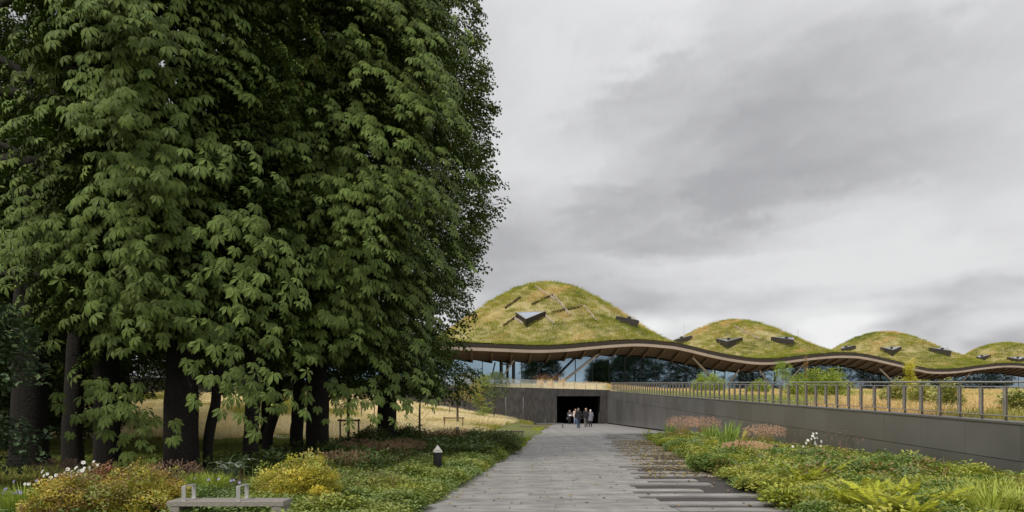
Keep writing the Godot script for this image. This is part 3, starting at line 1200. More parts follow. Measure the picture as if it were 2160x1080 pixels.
func spray(leaves: int, long: float, size: float, seeded: int) -> ArrayMesh:
	var keep := rng.state
	rng.seed = seeded
	var g := Geo.new()
	g.tint = Color(0.4, 0.35, 0.3)
	g.tube([Vector3(0, 0, -0.3 * long), Vector3(0, 0.02, 0.3 * long), Vector3(0, -0.05, 0.9 * long)], [0.006, 0.004, 0.002], 3, false)
	for i in leaves:
		var q := rng.randf()
		var s := r(0.75, 1.3)
		g.tint = Color(s, s, s * r(0.8, 1.1))
		var side := r(-1, 1)
		var p := Vector3(side * long * 0.45 * (1.1 - 0.5 * q), r(-0.16, 0.12) * long - 0.1 * long * q * q, (q * 1.25 - 0.3) * long)
		g.leaf(p, Vector3(signf(side) * r(0.2, 1.0), r(-0.7, 0.25), r(-0.1, 1.0)).normalized(), Vector3(r(-0.5, 0.5), 1, r(-0.5, 0.5)).normalized(), size * r(0.75, 1.2), size * 0.62)
	rng.state = keep
	return g.mesh()


func along(fwd: Vector3, up: Vector3, s: float, p: Vector3) -> Transform3D:
	var z := fwd.normalized()
	var x := up.cross(z).normalized()
	return Transform3D(Basis(x, z.cross(x), z).scaled(Vector3(s, s, s)), p)


# radius of a crown towards an angle, at a height
func crown_radius(k: int, a: float, h: float, R: float, h0: float, h1: float, rough: float) -> float:
	var t := (h - h0) / (h1 - h0)
	var p := 1.0
	if t < 0.12: p = lerpf(0.78, 1.0, t / 0.12)
	elif t > 0.6: p = sqrt(maxf(0.0, 1.0 - pow((t - 0.6) / 0.4, 2.0)))
	if k == 5: p *= (1.0 - 0.12 * exp(-pow((h - 4.9) / 1.05, 2.0))) * (1.0 - 0.034 * maxf(0.0, h - 10.5)) * (1.0 + 0.28 * exp(-pow((h - 2.8) / 0.8, 2.0)))
	return R * p * (1.0 + rough * 2.0 * clampf(noise.get_noise_3d(cos(a) * 26.0 + k * 70.0, h * 1.3, sin(a) * 26.0), -0.6, 0.3))


func trunk(o: Node3D, pts: Array, rad: Array, m: Material, flare := 1.3) -> void:
	var g := Geo.new()
	var p := []
	var q := []
	var n := pts.size()
	p.append(pts[0] - Vector3(0, 0.12, 0)); q.append(rad[0] * flare)
	p.append(pts[0] + Vector3(0, 0.12, 0)); q.append(rad[0] * lerpf(1.0, flare, 0.45))
	for i in n - 1:
		for s in 4:
			var t := (s + 0.5) / 4.0
			p.append(pts[i].lerp(pts[i + 1], t) + Vector3(r(-1, 1), 0, r(-1, 1)) * 0.05 * rad[i])
			q.append(lerpf(rad[i], rad[i + 1], t) * r(0.96, 1.04))
	p.append(pts[n - 1]); q.append(rad[n - 1])
	g.tube(p, q, 16)
	for i in g.v.size():
		var w = g.v[i]
		var k := noise.get_noise_3d(w.x * 45.0, w.y * 5.0, w.z * 45.0)
		g.v[i] = w + g.n[i] * k * 0.06 * (1.0 if absf(g.n[i].y) < 0.9 else 0.0)
	put("trunk", g, m, o)


func limb(o: Node3D, a: Vector3, b: Vector3, r0: float, r1: float, sag := 0.15) -> void:
	var g := Geo.new()
	var p := []
	var q := []
	for i in 7:
		var t := i / 6.0
		p.append(a.lerp(b, t) + Vector3(r(-1, 1) * 0.04, sin(t * PI) * sag, r(-1, 1) * 0.04) * a.distance_to(b) * (0.0 if i == 0 else 1.0))
		q.append(lerpf(r0, r1, pow(t, 0.7)))
	g.tube(p, q, 7)
	put("limb", g, M.bark, o)


func chestnut(k: int, label: String, p: Vector3, rad: float, R: float, h0: float, h1: float, plates: int, extra: Array, leaves: Array) -> void:
	var o := thing("chestnut_tree", label, "tree", p, 0.0, "large chestnut trees beside the planting")
	trunk(o, [Vector3.ZERO, Vector3(r(-0.1, 0.1), 3.0, 0), Vector3(r(-0.3, 0.3), 7.0, r(-0.2, 0.2)), Vector3(0, h1 - 2.0, 0)], [rad, rad * 0.86, rad * 0.55, 0.06], M.bark)
	for i in 18:
		var h := lerpf(2.6, h1 * 0.75, i / 18.0)
		var a := i * 2.4 + k
		var e := crown_radius(k, a, minf(h, h1 - 2.0), R, h0, h1, 0.2) * 0.8
		limb(o, Vector3(0, h, 0), Vector3(cos(a) * e, h + r(-0.6, 0.6), sin(a) * e), rad * 0.22, 0.02)
	var shown := []
	var rest := []
	var tints := []
	var fruit := []
	var list := []
	for i in plates:
		var h := lerpf(h0, h1 - 0.4, rng.randf())
		var a := r(0, TAU)
		if rng.randf() < 0.35: a = PI / 2 + r(-1.3, 1.3)      # the side towards the path is fuller
		var e := crown_radius(k, a, h, R, h0, h1, 0.44) * (1.0 - 0.4 * pow(rng.randf(), 1.6))
		var hollow := noise.get_noise_3d(cos(a) * 26.0 + k * 70.0, h * 1.3, sin(a) * 26.0)
		if hollow < -0.03 and rng.randf() < 0.9: continue
		# boughs hang in tiers with dark gaps between
		var tier := fposmod(h / 1.35 + 3.0 * noise.get_noise_2d(a * 9.0 + k * 40.0, h * 1.5), 1.0)
		if tier > 0.68 and rng.randf() < 0.55: continue
		if k == 3 and h > 4.5 and cos(a) < -0.25 and rng.randf() < 0.8: continue
		e *= 1.06 - 0.16 * tier
		if h < h0 + 0.8 and noise.get_noise_2d(a * 22.0 + k * 30, 5.0) < -0.1: continue
		list.append([Vector3(cos(a) * e, h, sin(a) * e), Vector3(cos(a), 0, sin(a))])
	for x in extra:
		list.append([x - p, (Vector3(x.x - p.x, 0, x.z - p.z)).normalized()])
	for l in list:
		var c: Vector3 = l[0]
		var out: Vector3 = (l[1] + Vector3(r(-0.35, 0.35), 0, r(-0.35, 0.35))).normalized()
		var side := out.cross(Vector3.UP)
		var bright := r(0.75, 1.25) * (1.0 + 0.35 * noise.get_noise_3d(c.x * 12.0, c.y * 12.0, c.z * 12.0 + k * 50))
		if rng.randf() < 0.16: bright *= 1.35
		var n := rng.randi_range(10, 16)
		for i in n:
			var q := r(-0.75, 0.6)
			var w := r(-0.72, 0.72) * (1.0 - 0.35 * absf(q))
			var pos := c + out * (q * 0.75) + side * w + Vector3.UP * (-0.68 * q - 0.5 * maxf(q, 0.0) * q - 0.3 * absf(w) + r(-0.1, 0.08))
			var fwd := (out * r(0.35, 1.0) + side * (w * 1.1 + r(-0.35, 0.35)) - Vector3.UP * r(0.45, 1.15)).normalized()
			var up := (Vector3.UP * r(0.7, 1.1) + out * r(0.25, 0.8) + side * r(-0.25, 0.25)).normalized()
			var t := along(fwd, up, r(0.55, 1.06), pos)
			var world := pos + p
			var d := -world.z
			var px := world.x / d * F + 1080.0
			var py := 862.0 - (world.y - EYE) / d * F
			if d > 1.0 and px > -20 and px < 1100 and py > -30 and py < 900 and out.z > 0.1:
				shown.append([world.length() + r(0, 1.5), t, bright])
			else:
				rest.append(t)
				tints.append(shade((LEAF if rng.randf() > 0.03 else Color(0.19, 0.16, 0.04)) * bright, 0.2))
		if rng.randf() < 0.14: fruit.append(Transform3D(Basis.IDENTITY, c + out * 0.3 - Vector3.UP * 0.05))
	# inner foliage, looser
	for i in plates * 4:
		var h := lerpf(h0 + 0.3, h1 - 1.0, rng.randf())
		var a := r(0, TAU)
		var e := crown_radius(k, a, h, R, h0, h1, 0.44) * sqrt(r(0.1, 0.6))
		rest.append(along(Vector3(cos(a), r(-0.8, 0), sin(a)), Vector3(r(-0.5, 0.5), 1, r(-0.5, 0.5)), r(0.8, 1.2), Vector3(cos(a) * e, h, sin(a) * e)))
		tints.append(shade(LEAF * 0.85, 0.2))
	shown.sort_custom(func(x, y): return x[0] < y[0])
	for i in shown.size():
		if i < 290:
			var tone = clampi(int(shown[i][2] * 2.6 - 0.6 + r(-0.7, 0.7)), 0, 4)
			var f = put("leaf", leaves[i % leaves.size()], M["leaf_%d" % tone], o)
			f.transform = shown[i][1]
		else:
			rest.append(shown[i][1])
			tints.append(shade(LEAF * shown[i][2], 0.14))
	scatter("crown", leaves[0], M.leaf, rest, tints, o)
	var husk := Geo.new()
	husk.ball(Vector3.ZERO, Vector3(0.032, 0.035, 0.032), 4, 6)
	scatter("chestnut_husks", husk.mesh(), M.plain, fruit, fruit.map(func(_x): return Color(0.3, 0.34, 0.05)), o)


# a crown of many small leaves, on an uneven envelope with gaps
func small_leaved(k: int, called: String, label: String, group: String, p: Vector3, pts: Array, rad: Array, centre: Vector3, R: float, h0: float, h1: float, count: int, size: float, tint: Color, shape: Mesh, m: Material) -> Node3D:
	var o := thing(called, label, "tree", p, 0.0, group)
	trunk(o, pts, rad, m)
	var tip: Vector3 = pts[pts.size() - 1]
	var places := []
	var tints := []
	for i in count:
		var h := lerpf(h0, h1, rng.randf())
		var a := r(0, TAU)
		var e := crown_radius(k, a, h, R, h0, h1, 0.42) * (1.0 - 0.75 * pow(rng.randf(), 1.7))
		var c := Vector3(cos(a) * e, h, sin(a) * e) + centre
		var g := fine.get_noise_3d(c.x * 1.6 + k * 9.0, c.y * 1.6, c.z * 1.6)
		if g < -0.16: continue
		places.append(along(Vector3(cos(a), r(-0.55, 0.3), sin(a)) + Vector3(r(-0.5, 0.5), 0, r(-0.5, 0.5)), Vector3(r(-0.4, 0.4), 1, r(-0.4, 0.4)), size * r(0.75, 1.25), c))
		tints.append(shade(tint, 0.25))
	for i in 12:
		var a := i * 2.4
		var h := lerpf(maxf(h0, 2.0), h1 * 0.8, i / 12.0)
		var e := crown_radius(k, a, h, R, h0, h1, 0.3) * 0.8
		var from := Vector3.ZERO.lerp(tip, clampf(h / tip.y * 0.8, 0.2, 1.0))
		limb(o, from, Vector3(cos(a) * e, h + 0.6, sin(a) * e) + centre, rad[0] * 0.25, 0.015)
	scatter("crown", shape, M.leaf, places, tints, o)
	return o


func trees() -> void:
	var leaves := []
	for k in 4:
		leaves.append(palmate(7 if k < 3 else 5, 0.265).mesh())
	var hang := [at(300, 905, 15.5), at(312, 925, 15.6), at(600, 850, 14.6), at(560, 850, 14.8), at(500, 800, 14.2), at(480, 830, 14.2), at(540, 470, 13.6), at(560, 510, 13.6), at(520, 560, 13.7), at(575, 585, 13.8), at(470, 700, 13.9), at(560, 640, 13.9), at(500, 480, 13.5), at(450, 350, 13.4), at(540, 330, 13.6), at(480, 620, 13.8), at(590, 720, 14.0)]
	chestnut(1, "chestnut tree with the thickest dark trunk, behind the near bench", spot(385, 1004), 0.44, 3.1, 3.1, 19.0, 1080, hang, leaves)
	chestnut(2, "chestnut tree with thick dark trunk right behind the yellow shrub", spot(672, 975), 0.39, 4.1, 2.9, 20.5, 1420, [at(820, 835, 19), at(700, 830, 18.5), at(900, 790, 20), at(760, 840, 19), at(870, 815, 20)], leaves)
	chestnut(3, "chestnut tree with broad dark trunk behind the white anemones", spot(228, 1002), 0.33, 1.75, 3.6, 18.0, 560, [at(220, 830, 15), at(190, 848, 15.2), at(250, 835, 15), at(150, 560, 14.5), at(80, 500, 14.5), at(30, 450, 14.5), at(60, 470, 14.4), at(120, 520, 14.5)], leaves)
	# lime on the right edge of the trees
	var tw := spray(36, 0.55, 0.125, 31)
	var q := spot(815, 953)
	small_leaved(5, "lime_tree", "small-leaved tree on the right edge of the group, over the dark planting", "", q, [Vector3.ZERO, Vector3(0.05, 2.6, 0), Vector3(0.3, 7.0, 0), Vector3(0, 15, 0)], [0.38, 0.36, 0.28, 0.05], Vector3(-0.45, 0, -0.2), 4.1, 2.3, 24.0, 10500, 1.1, Color(0.115, 0.165, 0.045), tw, M.bark)
	# slender trees between the big trunks
	var slim := [[438, 1000, 458, 840, 0.12, "slim curved trunk leaning right of the thickest trunk"], [530, 997, 536, 840, 0.2, "medium straight trunk left of the yellow shrub"], [562, 962, 590, 850, 0.19, "ivy-clad leaning trunk behind the yellow shrub"], [628, 968, 630, 850, 0.23, "medium trunk close to the left of a thick chestnut trunk"], [155, 990, 158, 800, 0.28, "dark straight trunk left of the white anemones"]]
	var far := spray(40, 0.9, 0.15, 32)
	for k in slim.size():
		var s: Array = slim[k]
		var a = spot(s[0], s[1])
		var b = at(s[2], s[3], -a.z)
		var top = (b - a)
		var bend := Vector3(-0.06 * signf(top.x), top.y * 0.45, 0) + Vector3(top.x * 0.25, 0, 0)
		small_leaved(10 + k, "slender_tree", s[5], "slender trees between the big trunks", a, [Vector3.ZERO, bend, top, Vector3(top.x * 1.3, 9.0, -0.5)], [s[4], s[4] * 0.92, s[4] * 0.85, 0.05], Vector3(top.x, 0, -0.6), 1.9, 4.5, 11.0, 240, 1.0, Color(0.065, 0.1, 0.03), far, M.bark)
	# darker trees behind, one by one
	var behind := [[-26.0, 33.0, 5.0, 1.0, 15.0], [-21.5, 29.5, 3.6, 0.8, 12.0], [-33.0, 42.0, 6.0, 1.0, 17.0], [-25.0, 44.0, 5.0, 2.4, 16.0], [-18.0, 37.0, 4.5, 3.4, 16.0], [-11.5, 32.0, 3.6, 3.4, 17.0], [-17.5, 24.5, 3.0, 3.0, 15.0], [-30.0, 26.0, 5.0, 0.6, 16.0], [-41.0, 50.0, 7.0, 1.0, 18.0]]
	var say := ["broad dark tree behind the leftmost trunks", "low dense dark tree behind the anemones' trunk", "tall dark tree at the back of the left wood", "tree at the meadow's edge behind the thickest trunk", "tree above the meadow between the two thick chestnuts", "tall tree behind the right chestnut, over the stake frame", "dark tree right behind the leaning slim trunk", "large dark tree filling the left edge", "farthest dark tree beyond the left wood"]
	for k in behind.size():
		var s: Array = behind[k]
		var p = Vector3(s[0], left_height(s[0], s[1]), -s[1])
		small_leaved(20 + k, "broadleaf_tree", say[k], "dark trees behind the chestnuts", p, [Vector3.ZERO, Vector3(0.1, 3, 0), Vector3(-0.2, 7, 0), Vector3(0, s[4] - 3.0, 0)], [0.3, 0.27, 0.2, 0.06], Vector3.ZERO, s[2], s[3], s[4], 1900, 1.15, Color(0.07, 0.1, 0.03), far, M.bark)
	var oak := thing("oak_tree", "dark tree at the upper left with thick bare crooked limbs", "tree", spot(62, 985))
	trunk(oak, [Vector3.ZERO, Vector3(0, 4, 0), Vector3(0.4, 9, 0), Vector3(0.5, 13, 0)], [0.5, 0.45, 0.36, 0.08], M.bark)
	for s in [[-60, 350, 130, 355, 0.24], [-40, 300, 60, 330, 0.1], [-50, 110, 70, 165, 0.13], [60, 165, 150, 235, 0.12], [-40, 195, 140, 232, 0.16], [-30, 25, 70, 0, 0.13], [20, 340, 130, 260, 0.08], [-40, 585, 130, 590, 0.1], [60, 40, 110, 110, 0.06], [210, 175, 235, 60, 0.06]]:
		limb(oak, at(s[0], s[1], 17.4) - oak.position, at(s[2], s[3], 17.0) - oak.position, s[4], s[4] * 0.6, 0.06)
	var places := []
	var tints := []
	for i in 900:
		var p := at(r(-160, 260), r(-160, 330), r(19.0, 23.5)) - oak.position
		if fine.get_noise_3d(p.x * 1.5, p.y * 1.5, p.z * 1.5) < -0.1: continue
		places.append(along(Vector3(r(-1, 1), r(-0.5, 0.2), r(-1, 1)), Vector3(r(-0.4, 0.4), 1, r(-0.4, 0.4)), r(0.7, 1.2), p))
		tints.append(shade(Color(0.09, 0.12, 0.035), 0.25))
	scatter("crown", far, M.leaf, places, tints, oak)
	# shrub of pale rounded leaves at the left edge
	small_leaved(40, "hazel_bush", "loose bush with rounded grey-green leaves at the left edge", "", Vector3(-11.6, 0, -13.6), [Vector3.ZERO, Vector3(0.1, 1.2, 0), Vector3(0.2, 2.4, 0)], [0.06, 0.05, 0.02], Vector3(0.1, 0, 0), 1.3, 0.4, 4.4, 330, 0.9, Color(0.09, 0.135, 0.075), far, M.bark)
	# young trees near the entrance
	var leafy := spray(40, 0.5, 0.07, 33)
	var y := at(1018, 880, 64.0); y.y = left_height(y.x, 64.0)
	small_leaved(41, "young_tree", "young light green tree before the dark entrance wall", "young trees on the meadow", y, [Vector3.ZERO, Vector3(0, 2, 0), Vector3(0.1, 4.0, 0)], [0.06, 0.05, 0.02], Vector3(0, 0, 0), 0.85, 0.5, 4.2, 420, 0.9, Color(0.3, 0.37, 0.09), leafy, M.wrap_bark)
	y = at(1042, 880, 70.0); y.y = left_height(y.x, 70.0)
	small_leaved(42, "young_pine", "young grey-green pine with drooping boughs by the entrance wall", "young trees on the meadow", y, [Vector3.ZERO, Vector3(0, 2, 0), Vector3(0.1, 4.2, 0)], [0.06, 0.05, 0.02], Vector3(0.2, 0, 0), 1.1, 2.2, 4.8, 340, 1.0, Color(0.15, 0.2, 0.085), leafy, M.wrap_bark)
	y = at(965, 880, 52.0); y.y = left_height(y.x, 52.0)
	small_leaved(43, "young_maple", "young tree with yellowing leaves beneath the lime", "young trees on the meadow", y, [Vector3.ZERO, Vector3(0, 1.5, 0), Vector3(0, 3.6, 0)], [0.07, 0.06, 0.02], Vector3(0.7, 0, 0), 1.2, 1.9, 4.0, 150, 0.85, Color(0.4, 0.34, 0.07), leafy, M.wrap_bark)
	y = at(735, 880, 33.0); y.y = left_height(y.x, 33.0)
	small_leaved(44, "young_birch", "staked young tree with pale leaves between thick trunks", "young trees on the meadow", y, [Vector3.ZERO, Vector3(0, 1.8, 0), Vector3(0, 3.2, 0)], [0.05, 0.045, 0.015], Vector3(0, 0, 0), 0.7, 1.75, 3.6, 130, 0.8, Color(0.22, 0.28, 0.07), leafy, M.wrap_bark)
	var bare := thing("bare_sapling", "leafless sapling standing in the dry meadow grass", "tree", Vector3(at(885, 900, 40.0).x, left_height(at(885, 900, 40.0).x, 40.0), -40.0))
	trunk(bare, [Vector3.ZERO, Vector3(0, 1.2, 0), Vector3(0.05, 2.6, 0)], [0.05, 0.04, 0.015], M.wrap_bark)
	for k in 9:
		var h := 0.35 + 0.17 * k
		limb(bare, Vector3(0, h, 0), Vector3((-1 if k % 2 else 1) * r(0.4, 0.75), h + r(0.3, 0.6), r(-0.3, 0.3)), 0.014, 0.005, -0.1)
	# trees across the grounds, mirrored in the glazed front
	var edges := [[69.0, 60.5], [82.5, 70.0], [91.0, 76.0], [101.0, 86.0], [114.0, 101.0], [127.0, 116.0], [138.0, 130.0], [150.0, 144.0], [164.0, 157.0]]
	for k in edges.size():
		var p = Vector3(edges[k][0], 3.6, -edges[k][1])
		small_leaved(50 + k, "field_tree", "tree across the grounds mirrored in the glass front, %s outward from the path" % ["first", "second", "third", "fourth", "fifth", "sixth", "seventh", "eighth", "ninth"][k], "trees mirrored in the glass", p, [Vector3.ZERO, Vector3(0, 4, 0), Vector3(0, 9, 0)], [0.4, 0.35, 0.1], Vector3.ZERO, [4.2, 3.2, 5.0, 5.6, 5.6, 5.6, 5.6, 5.6, 5.6][k], 1.0, [13.5, 10.5, 13.0, 15.0, 14.0, 15.5, 13.5, 15.0, 15.0][k], 1100, 2.2, Color(0.04, 0.06, 0.02), far, M.bark)


# ---------------------------------------------------------------- people
# one closed skin round tapered bones [a, b, radius at a, radius at b], joined smoothly
func nets(bones: Array, cell: float, blend: float) -> Geo:
	var lo := Vector3.INF
	var hi := -Vector3.INF
	for b in bones:
		var m: float = maxf(b[2], b[3]) + cell * 2.0
		for e in [b[0], b[1]]:
			lo = lo.min(e - Vector3(m, m, m))
			hi = hi.max(e + Vector3(m, m, m))
	var nx := int((hi.x - lo.x) / cell) + 2
	var ny := int((hi.y - lo.y) / cell) + 2
	var nz := int((hi.z - lo.z) / cell) + 2
	var f := PackedFloat32Array()
	f.resize(nx * ny * nz)
	f.fill(1.0)
	for b in bones:
		var a: Vector3 = b[0]
		var c: Vector3 = b[1]
		var ra: float = b[2]
		var rb: float = b[3]
		var m := maxf(ra, rb) + blend + cell * 2.0
		var l := ((a.min(c) - Vector3(m, m, m) - lo) / cell).max(Vector3.ZERO)
		var h := (a.max(c) + Vector3(m, m, m) - lo) / cell
		var ax := c - a
		var len2 := maxf(ax.length_squared(), 1e-6)
		for z in range(int(l.z), mini(int(h.z) + 1, nz)):
			for y in range(int(l.y), mini(int(h.y) + 1, ny)):
				for x in range(int(l.x), mini(int(h.x) + 1, nx)):
					var p := lo + Vector3(x, y, z) * cell
					var t := clampf((p - a).dot(ax) / len2, 0.0, 1.0)
					var d := p.distance_to(a + ax * t) - lerpf(ra, rb, t)
					var i := (z * ny + y) * nx + x
					var w = clampf(0.5 + 0.5 * (f[i] - d) / blend, 0.0, 1.0)
					f[i] = lerpf(f[i], d, w) - blend * w * (1.0 - w)
	var spots := {}
	var g := Geo.new()
	for z in nz - 1:
		for y in ny - 1:
			for x in nx - 1:
				var i := (z * ny + y) * nx + x
				var inside := 0
				var sum := Vector3.ZERO
				var n := 0
				var v = [f[i], f[i + 1], f[i + nx], f[i + nx + 1], f[i + nx * ny], f[i + nx * ny + 1], f[i + nx * ny + nx], f[i + nx * ny + nx + 1]]
				for k in 8:
					if v[k] < 0.0: inside += 1
				if inside == 0 or inside == 8: continue
				for e in [[0, 1], [2, 3], [4, 5], [6, 7], [0, 2], [1, 3], [4, 6], [5, 7], [0, 4], [1, 5], [2, 6], [3, 7]]:
					var p: float = v[e[0]]
					var q: float = v[e[1]]
					if (p < 0.0) != (q < 0.0):
						var t := p / (p - q)
						var c0 = Vector3(e[0] & 1, (e[0] >> 1) & 1, e[0] >> 2)
						var c1 = Vector3(e[1] & 1, (e[1] >> 1) & 1, e[1] >> 2)
						sum += c0.lerp(c1, t); n += 1
				spots[i] = lo + (Vector3(x, y, z) + sum / n) * cell
	var step := [1, nx, nx * ny]
	for i in spots:
		for k in 3:
			var j: int = i + step[k]
			if j >= f.size() or (f[i] < 0.0) == (f[j] < 0.0): continue
			var s1: int = step[(k + 1) % 3]
			var s2: int = step[(k + 2) % 3]
			if spots.has(i - s1) and spots.has(i - s2) and spots.has(i - s1 - s2):
				var out := Vector3.ZERO
				out[k] = 1.0 if f[i] < 0.0 else -1.0
				var q = [spots[i], spots[i - s1], spots[i - s1 - s2], spots[i - s2]]
				var nn := []
				for p in q:
					var c: Vector3 = ((p - lo) / cell).round()
					var o := (int(c.z) * ny + int(c.y)) * nx + int(c.x)
					o = clampi(o, nx * ny + nx + 1, f.size() - nx * ny - nx - 2)
					var grad = Vector3(f[o + 1] - f[o - 1], f[o + nx] - f[o - nx], f[o + nx * ny] - f[o - nx * ny])
					nn.append(grad.normalized() if grad.length() > 1e-5 and grad.dot(out) > -0.5 else out)
				g.tri_n(q[0], q[1], q[2], nn[0], nn[1], nn[2])
				g.tri_n(q[0], q[2], q[3], nn[0], nn[2], nn[3])
	return g


func paint(g: Geo, c: Color) -> Geo:
	for i in g.c.size(): g.c[i] = c
	return g


func person(label: String, p: Vector3, high: float, facing: float, skin_c: Color, hair: Color, coat: Color, legs: Color, stride: float, long_coat: bool, bent: bool) -> Node3D:
	var o := thing("person", label, "person", p, facing, "people walking at the entrance")
	o.scale = Vector3.ONE * (high / 1.75)
	var V := func(x: float, y: float, z: float) -> Vector3: return Vector3(x, y, z)
	var hipL: Vector3 = V.call(-0.09, 0.92, 0); var hipR: Vector3 = V.call(0.09, 0.92, 0)
	var kneeL: Vector3 = V.call(-0.1, 0.5, 0.03 + 0.2 * stride); var kneeR: Vector3 = V.call(0.1, 0.5, 0.04 - 0.12 * stride)
	var ankL: Vector3 = V.call(-0.1, 0.08, 0.28 * stride); var ankR: Vector3 = V.call(0.1, 0.08 + 0.04 * stride, -0.32 * stride)
	var toeL: Vector3 = ankL + Vector3(-0.02, -0.045, 0.16); var toeR: Vector3 = ankR + Vector3(0.02, -0.045, 0.15)
	var chest: Vector3 = V.call(0, 1.28, 0); var neck: Vector3 = V.call(0, 1.47, -0.01); var head: Vector3 = V.call(0, 1.63, 0.015)
	var shL: Vector3 = V.call(-0.19, 1.41, 0); var shR: Vector3 = V.call(0.19, 1.41, 0)
	var elL: Vector3 = V.call(-0.26, 1.13, -0.05 * stride - 0.02); var elR: Vector3 = V.call(0.26, 1.13, 0.05)
	var wrL: Vector3 = V.call(-0.25, 0.9, 0.1); var wrR: Vector3 = V.call(0.25, 0.9, 0.13)
	if bent:
		wrL = V.call(-0.1, 1.1, 0.24); wrR = V.call(0.1, 1.1, 0.24)
	var body := nets([[head + Vector3(0, 0.02, -0.01), head + Vector3(0, -0.05, 0.02), 0.098, 0.078], [neck, head, 0.055, 0.05], [chest, neck, 0.1, 0.06], [V.call(0, 0.98, 0), chest, 0.12, 0.13], [shL, elL, 0.05, 0.04], [elL, wrL, 0.04, 0.03], [shR, elR, 0.05, 0.04], [elR, wrR, 0.04, 0.03], [hipL, kneeL, 0.08, 0.055], [kneeL, ankL, 0.055, 0.04], [hipR, kneeR, 0.08, 0.055], [kneeR, ankR, 0.055, 0.04], [wrL, wrL + (wrL - elL).normalized() * 0.08, 0.03, 0.034], [wrR, wrR + (wrR - elR).normalized() * 0.08, 0.03, 0.034], [head + Vector3(0, -0.015, 0.09), head + Vector3(0, -0.035, 0.105), 0.014, 0.016]], 0.03, 0.04)
	for h in [[wrL, elL, -1.0], [wrR, elR, 1.0]]:
		var d: Vector3 = (h[0] - h[1]).normalized()
		var side: Vector3 = Vector3(0, 0, 1) if not bent else Vector3(h[2], 0, 0)
		for k in 4:
			var b: Vector3 = h[0] + d * 0.1 + side * (k - 1.5) * 0.02
			body.tube([b, b + d * 0.035, b + d * [0.06, 0.072, 0.068, 0.052][k] + Vector3(-h[2] * 0.015, 0, 0.008)], [0.01, 0.009, 0.007], 5)
		var tb: Vector3 = h[0] + d * 0.04 + side * 0.035
		body.tube([tb, tb + d * 0.03 + side * 0.025, tb + d * 0.055 + side * 0.028], [0.012, 0.01, 0.008], 5)
	for x in [-0.034, 0.034]:
		body.ball(head + Vector3(x * 2.9, -0.01, 0.0), Vector3(0.014, 0.03, 0.02), 4, 6)
	put("body", paint(body, skin_c), M.cloth, o)
	var face := Geo.new()
	for x in [-0.034, 0.034]:
		face.ball(head + Vector3(x, 0.01, 0.1), Vector3(0.013, 0.008, 0.006), 4, 6)
	face.ball(head + Vector3(0, -0.07, 0.095), Vector3(0.025, 0.007, 0.008), 4, 6)
	put("face", paint(face, skin_c * Color(0.3, 0.2, 0.2)), M.cloth, o)
	var jacket := [[V.call(-0.06, 0.98, 0), V.call(-0.06, 1.3, 0), 0.13, 0.14], [V.call(0.06, 0.98, 0), V.call(0.06, 1.3, 0), 0.13, 0.14], [shL, shR, 0.085, 0.085], [V.call(0, 1.36, 0), neck - Vector3(0, 0.02, 0), 0.11, 0.07], [shL, elL, 0.075, 0.06], [elL, wrL, 0.06, 0.048], [shR, elR, 0.075, 0.06], [elR, wrR, 0.06, 0.048]]
	if long_coat:
		jacket.append([V.call(-0.07, 1.0, 0), V.call(-0.1, 0.68, 0), 0.13, 0.15])
		jacket.append([V.call(0.07, 1.0, 0), V.call(0.1, 0.68, 0), 0.13, 0.15])
	else:
		jacket.append([V.call(-0.06, 0.98, 0), V.call(-0.07, 0.86, 0), 0.13, 0.125])
		jacket.append([V.call(0.06, 0.98, 0), V.call(0.07, 0.86, 0), 0.13, 0.125])
	put("jacket", paint(nets(jacket, 0.03, 0.04), coat), M.cloth, o)
	put("trousers", paint(nets([[V.call(0, 0.94, 0), V.call(0, 0.88, 0), 0.13, 0.12], [hipL, kneeL, 0.105, 0.075], [kneeL, ankL, 0.075, 0.062], [hipR, kneeR, 0.105, 0.075], [kneeR, ankR, 0.075, 0.062]], 0.03, 0.03), legs), M.cloth, o)
	for s in [[ankL, toeL], [ankR, toeR]]:
		put("shoe", paint(nets([[s[0] - Vector3(0, 0.035, 0.03), s[1], 0.05, 0.042]], 0.022, 0.02), Color(0.03, 0.028, 0.027)), M.cloth, o)
	if hair.a > 0.5:
		put("hair", paint(nets([[head + Vector3(0, 0.045, -0.03), head + Vector3(0, -0.02, -0.055), 0.098, 0.085]], 0.025, 0.03), Color(hair.r, hair.g, hair.b)), M.cloth, o)
	return o


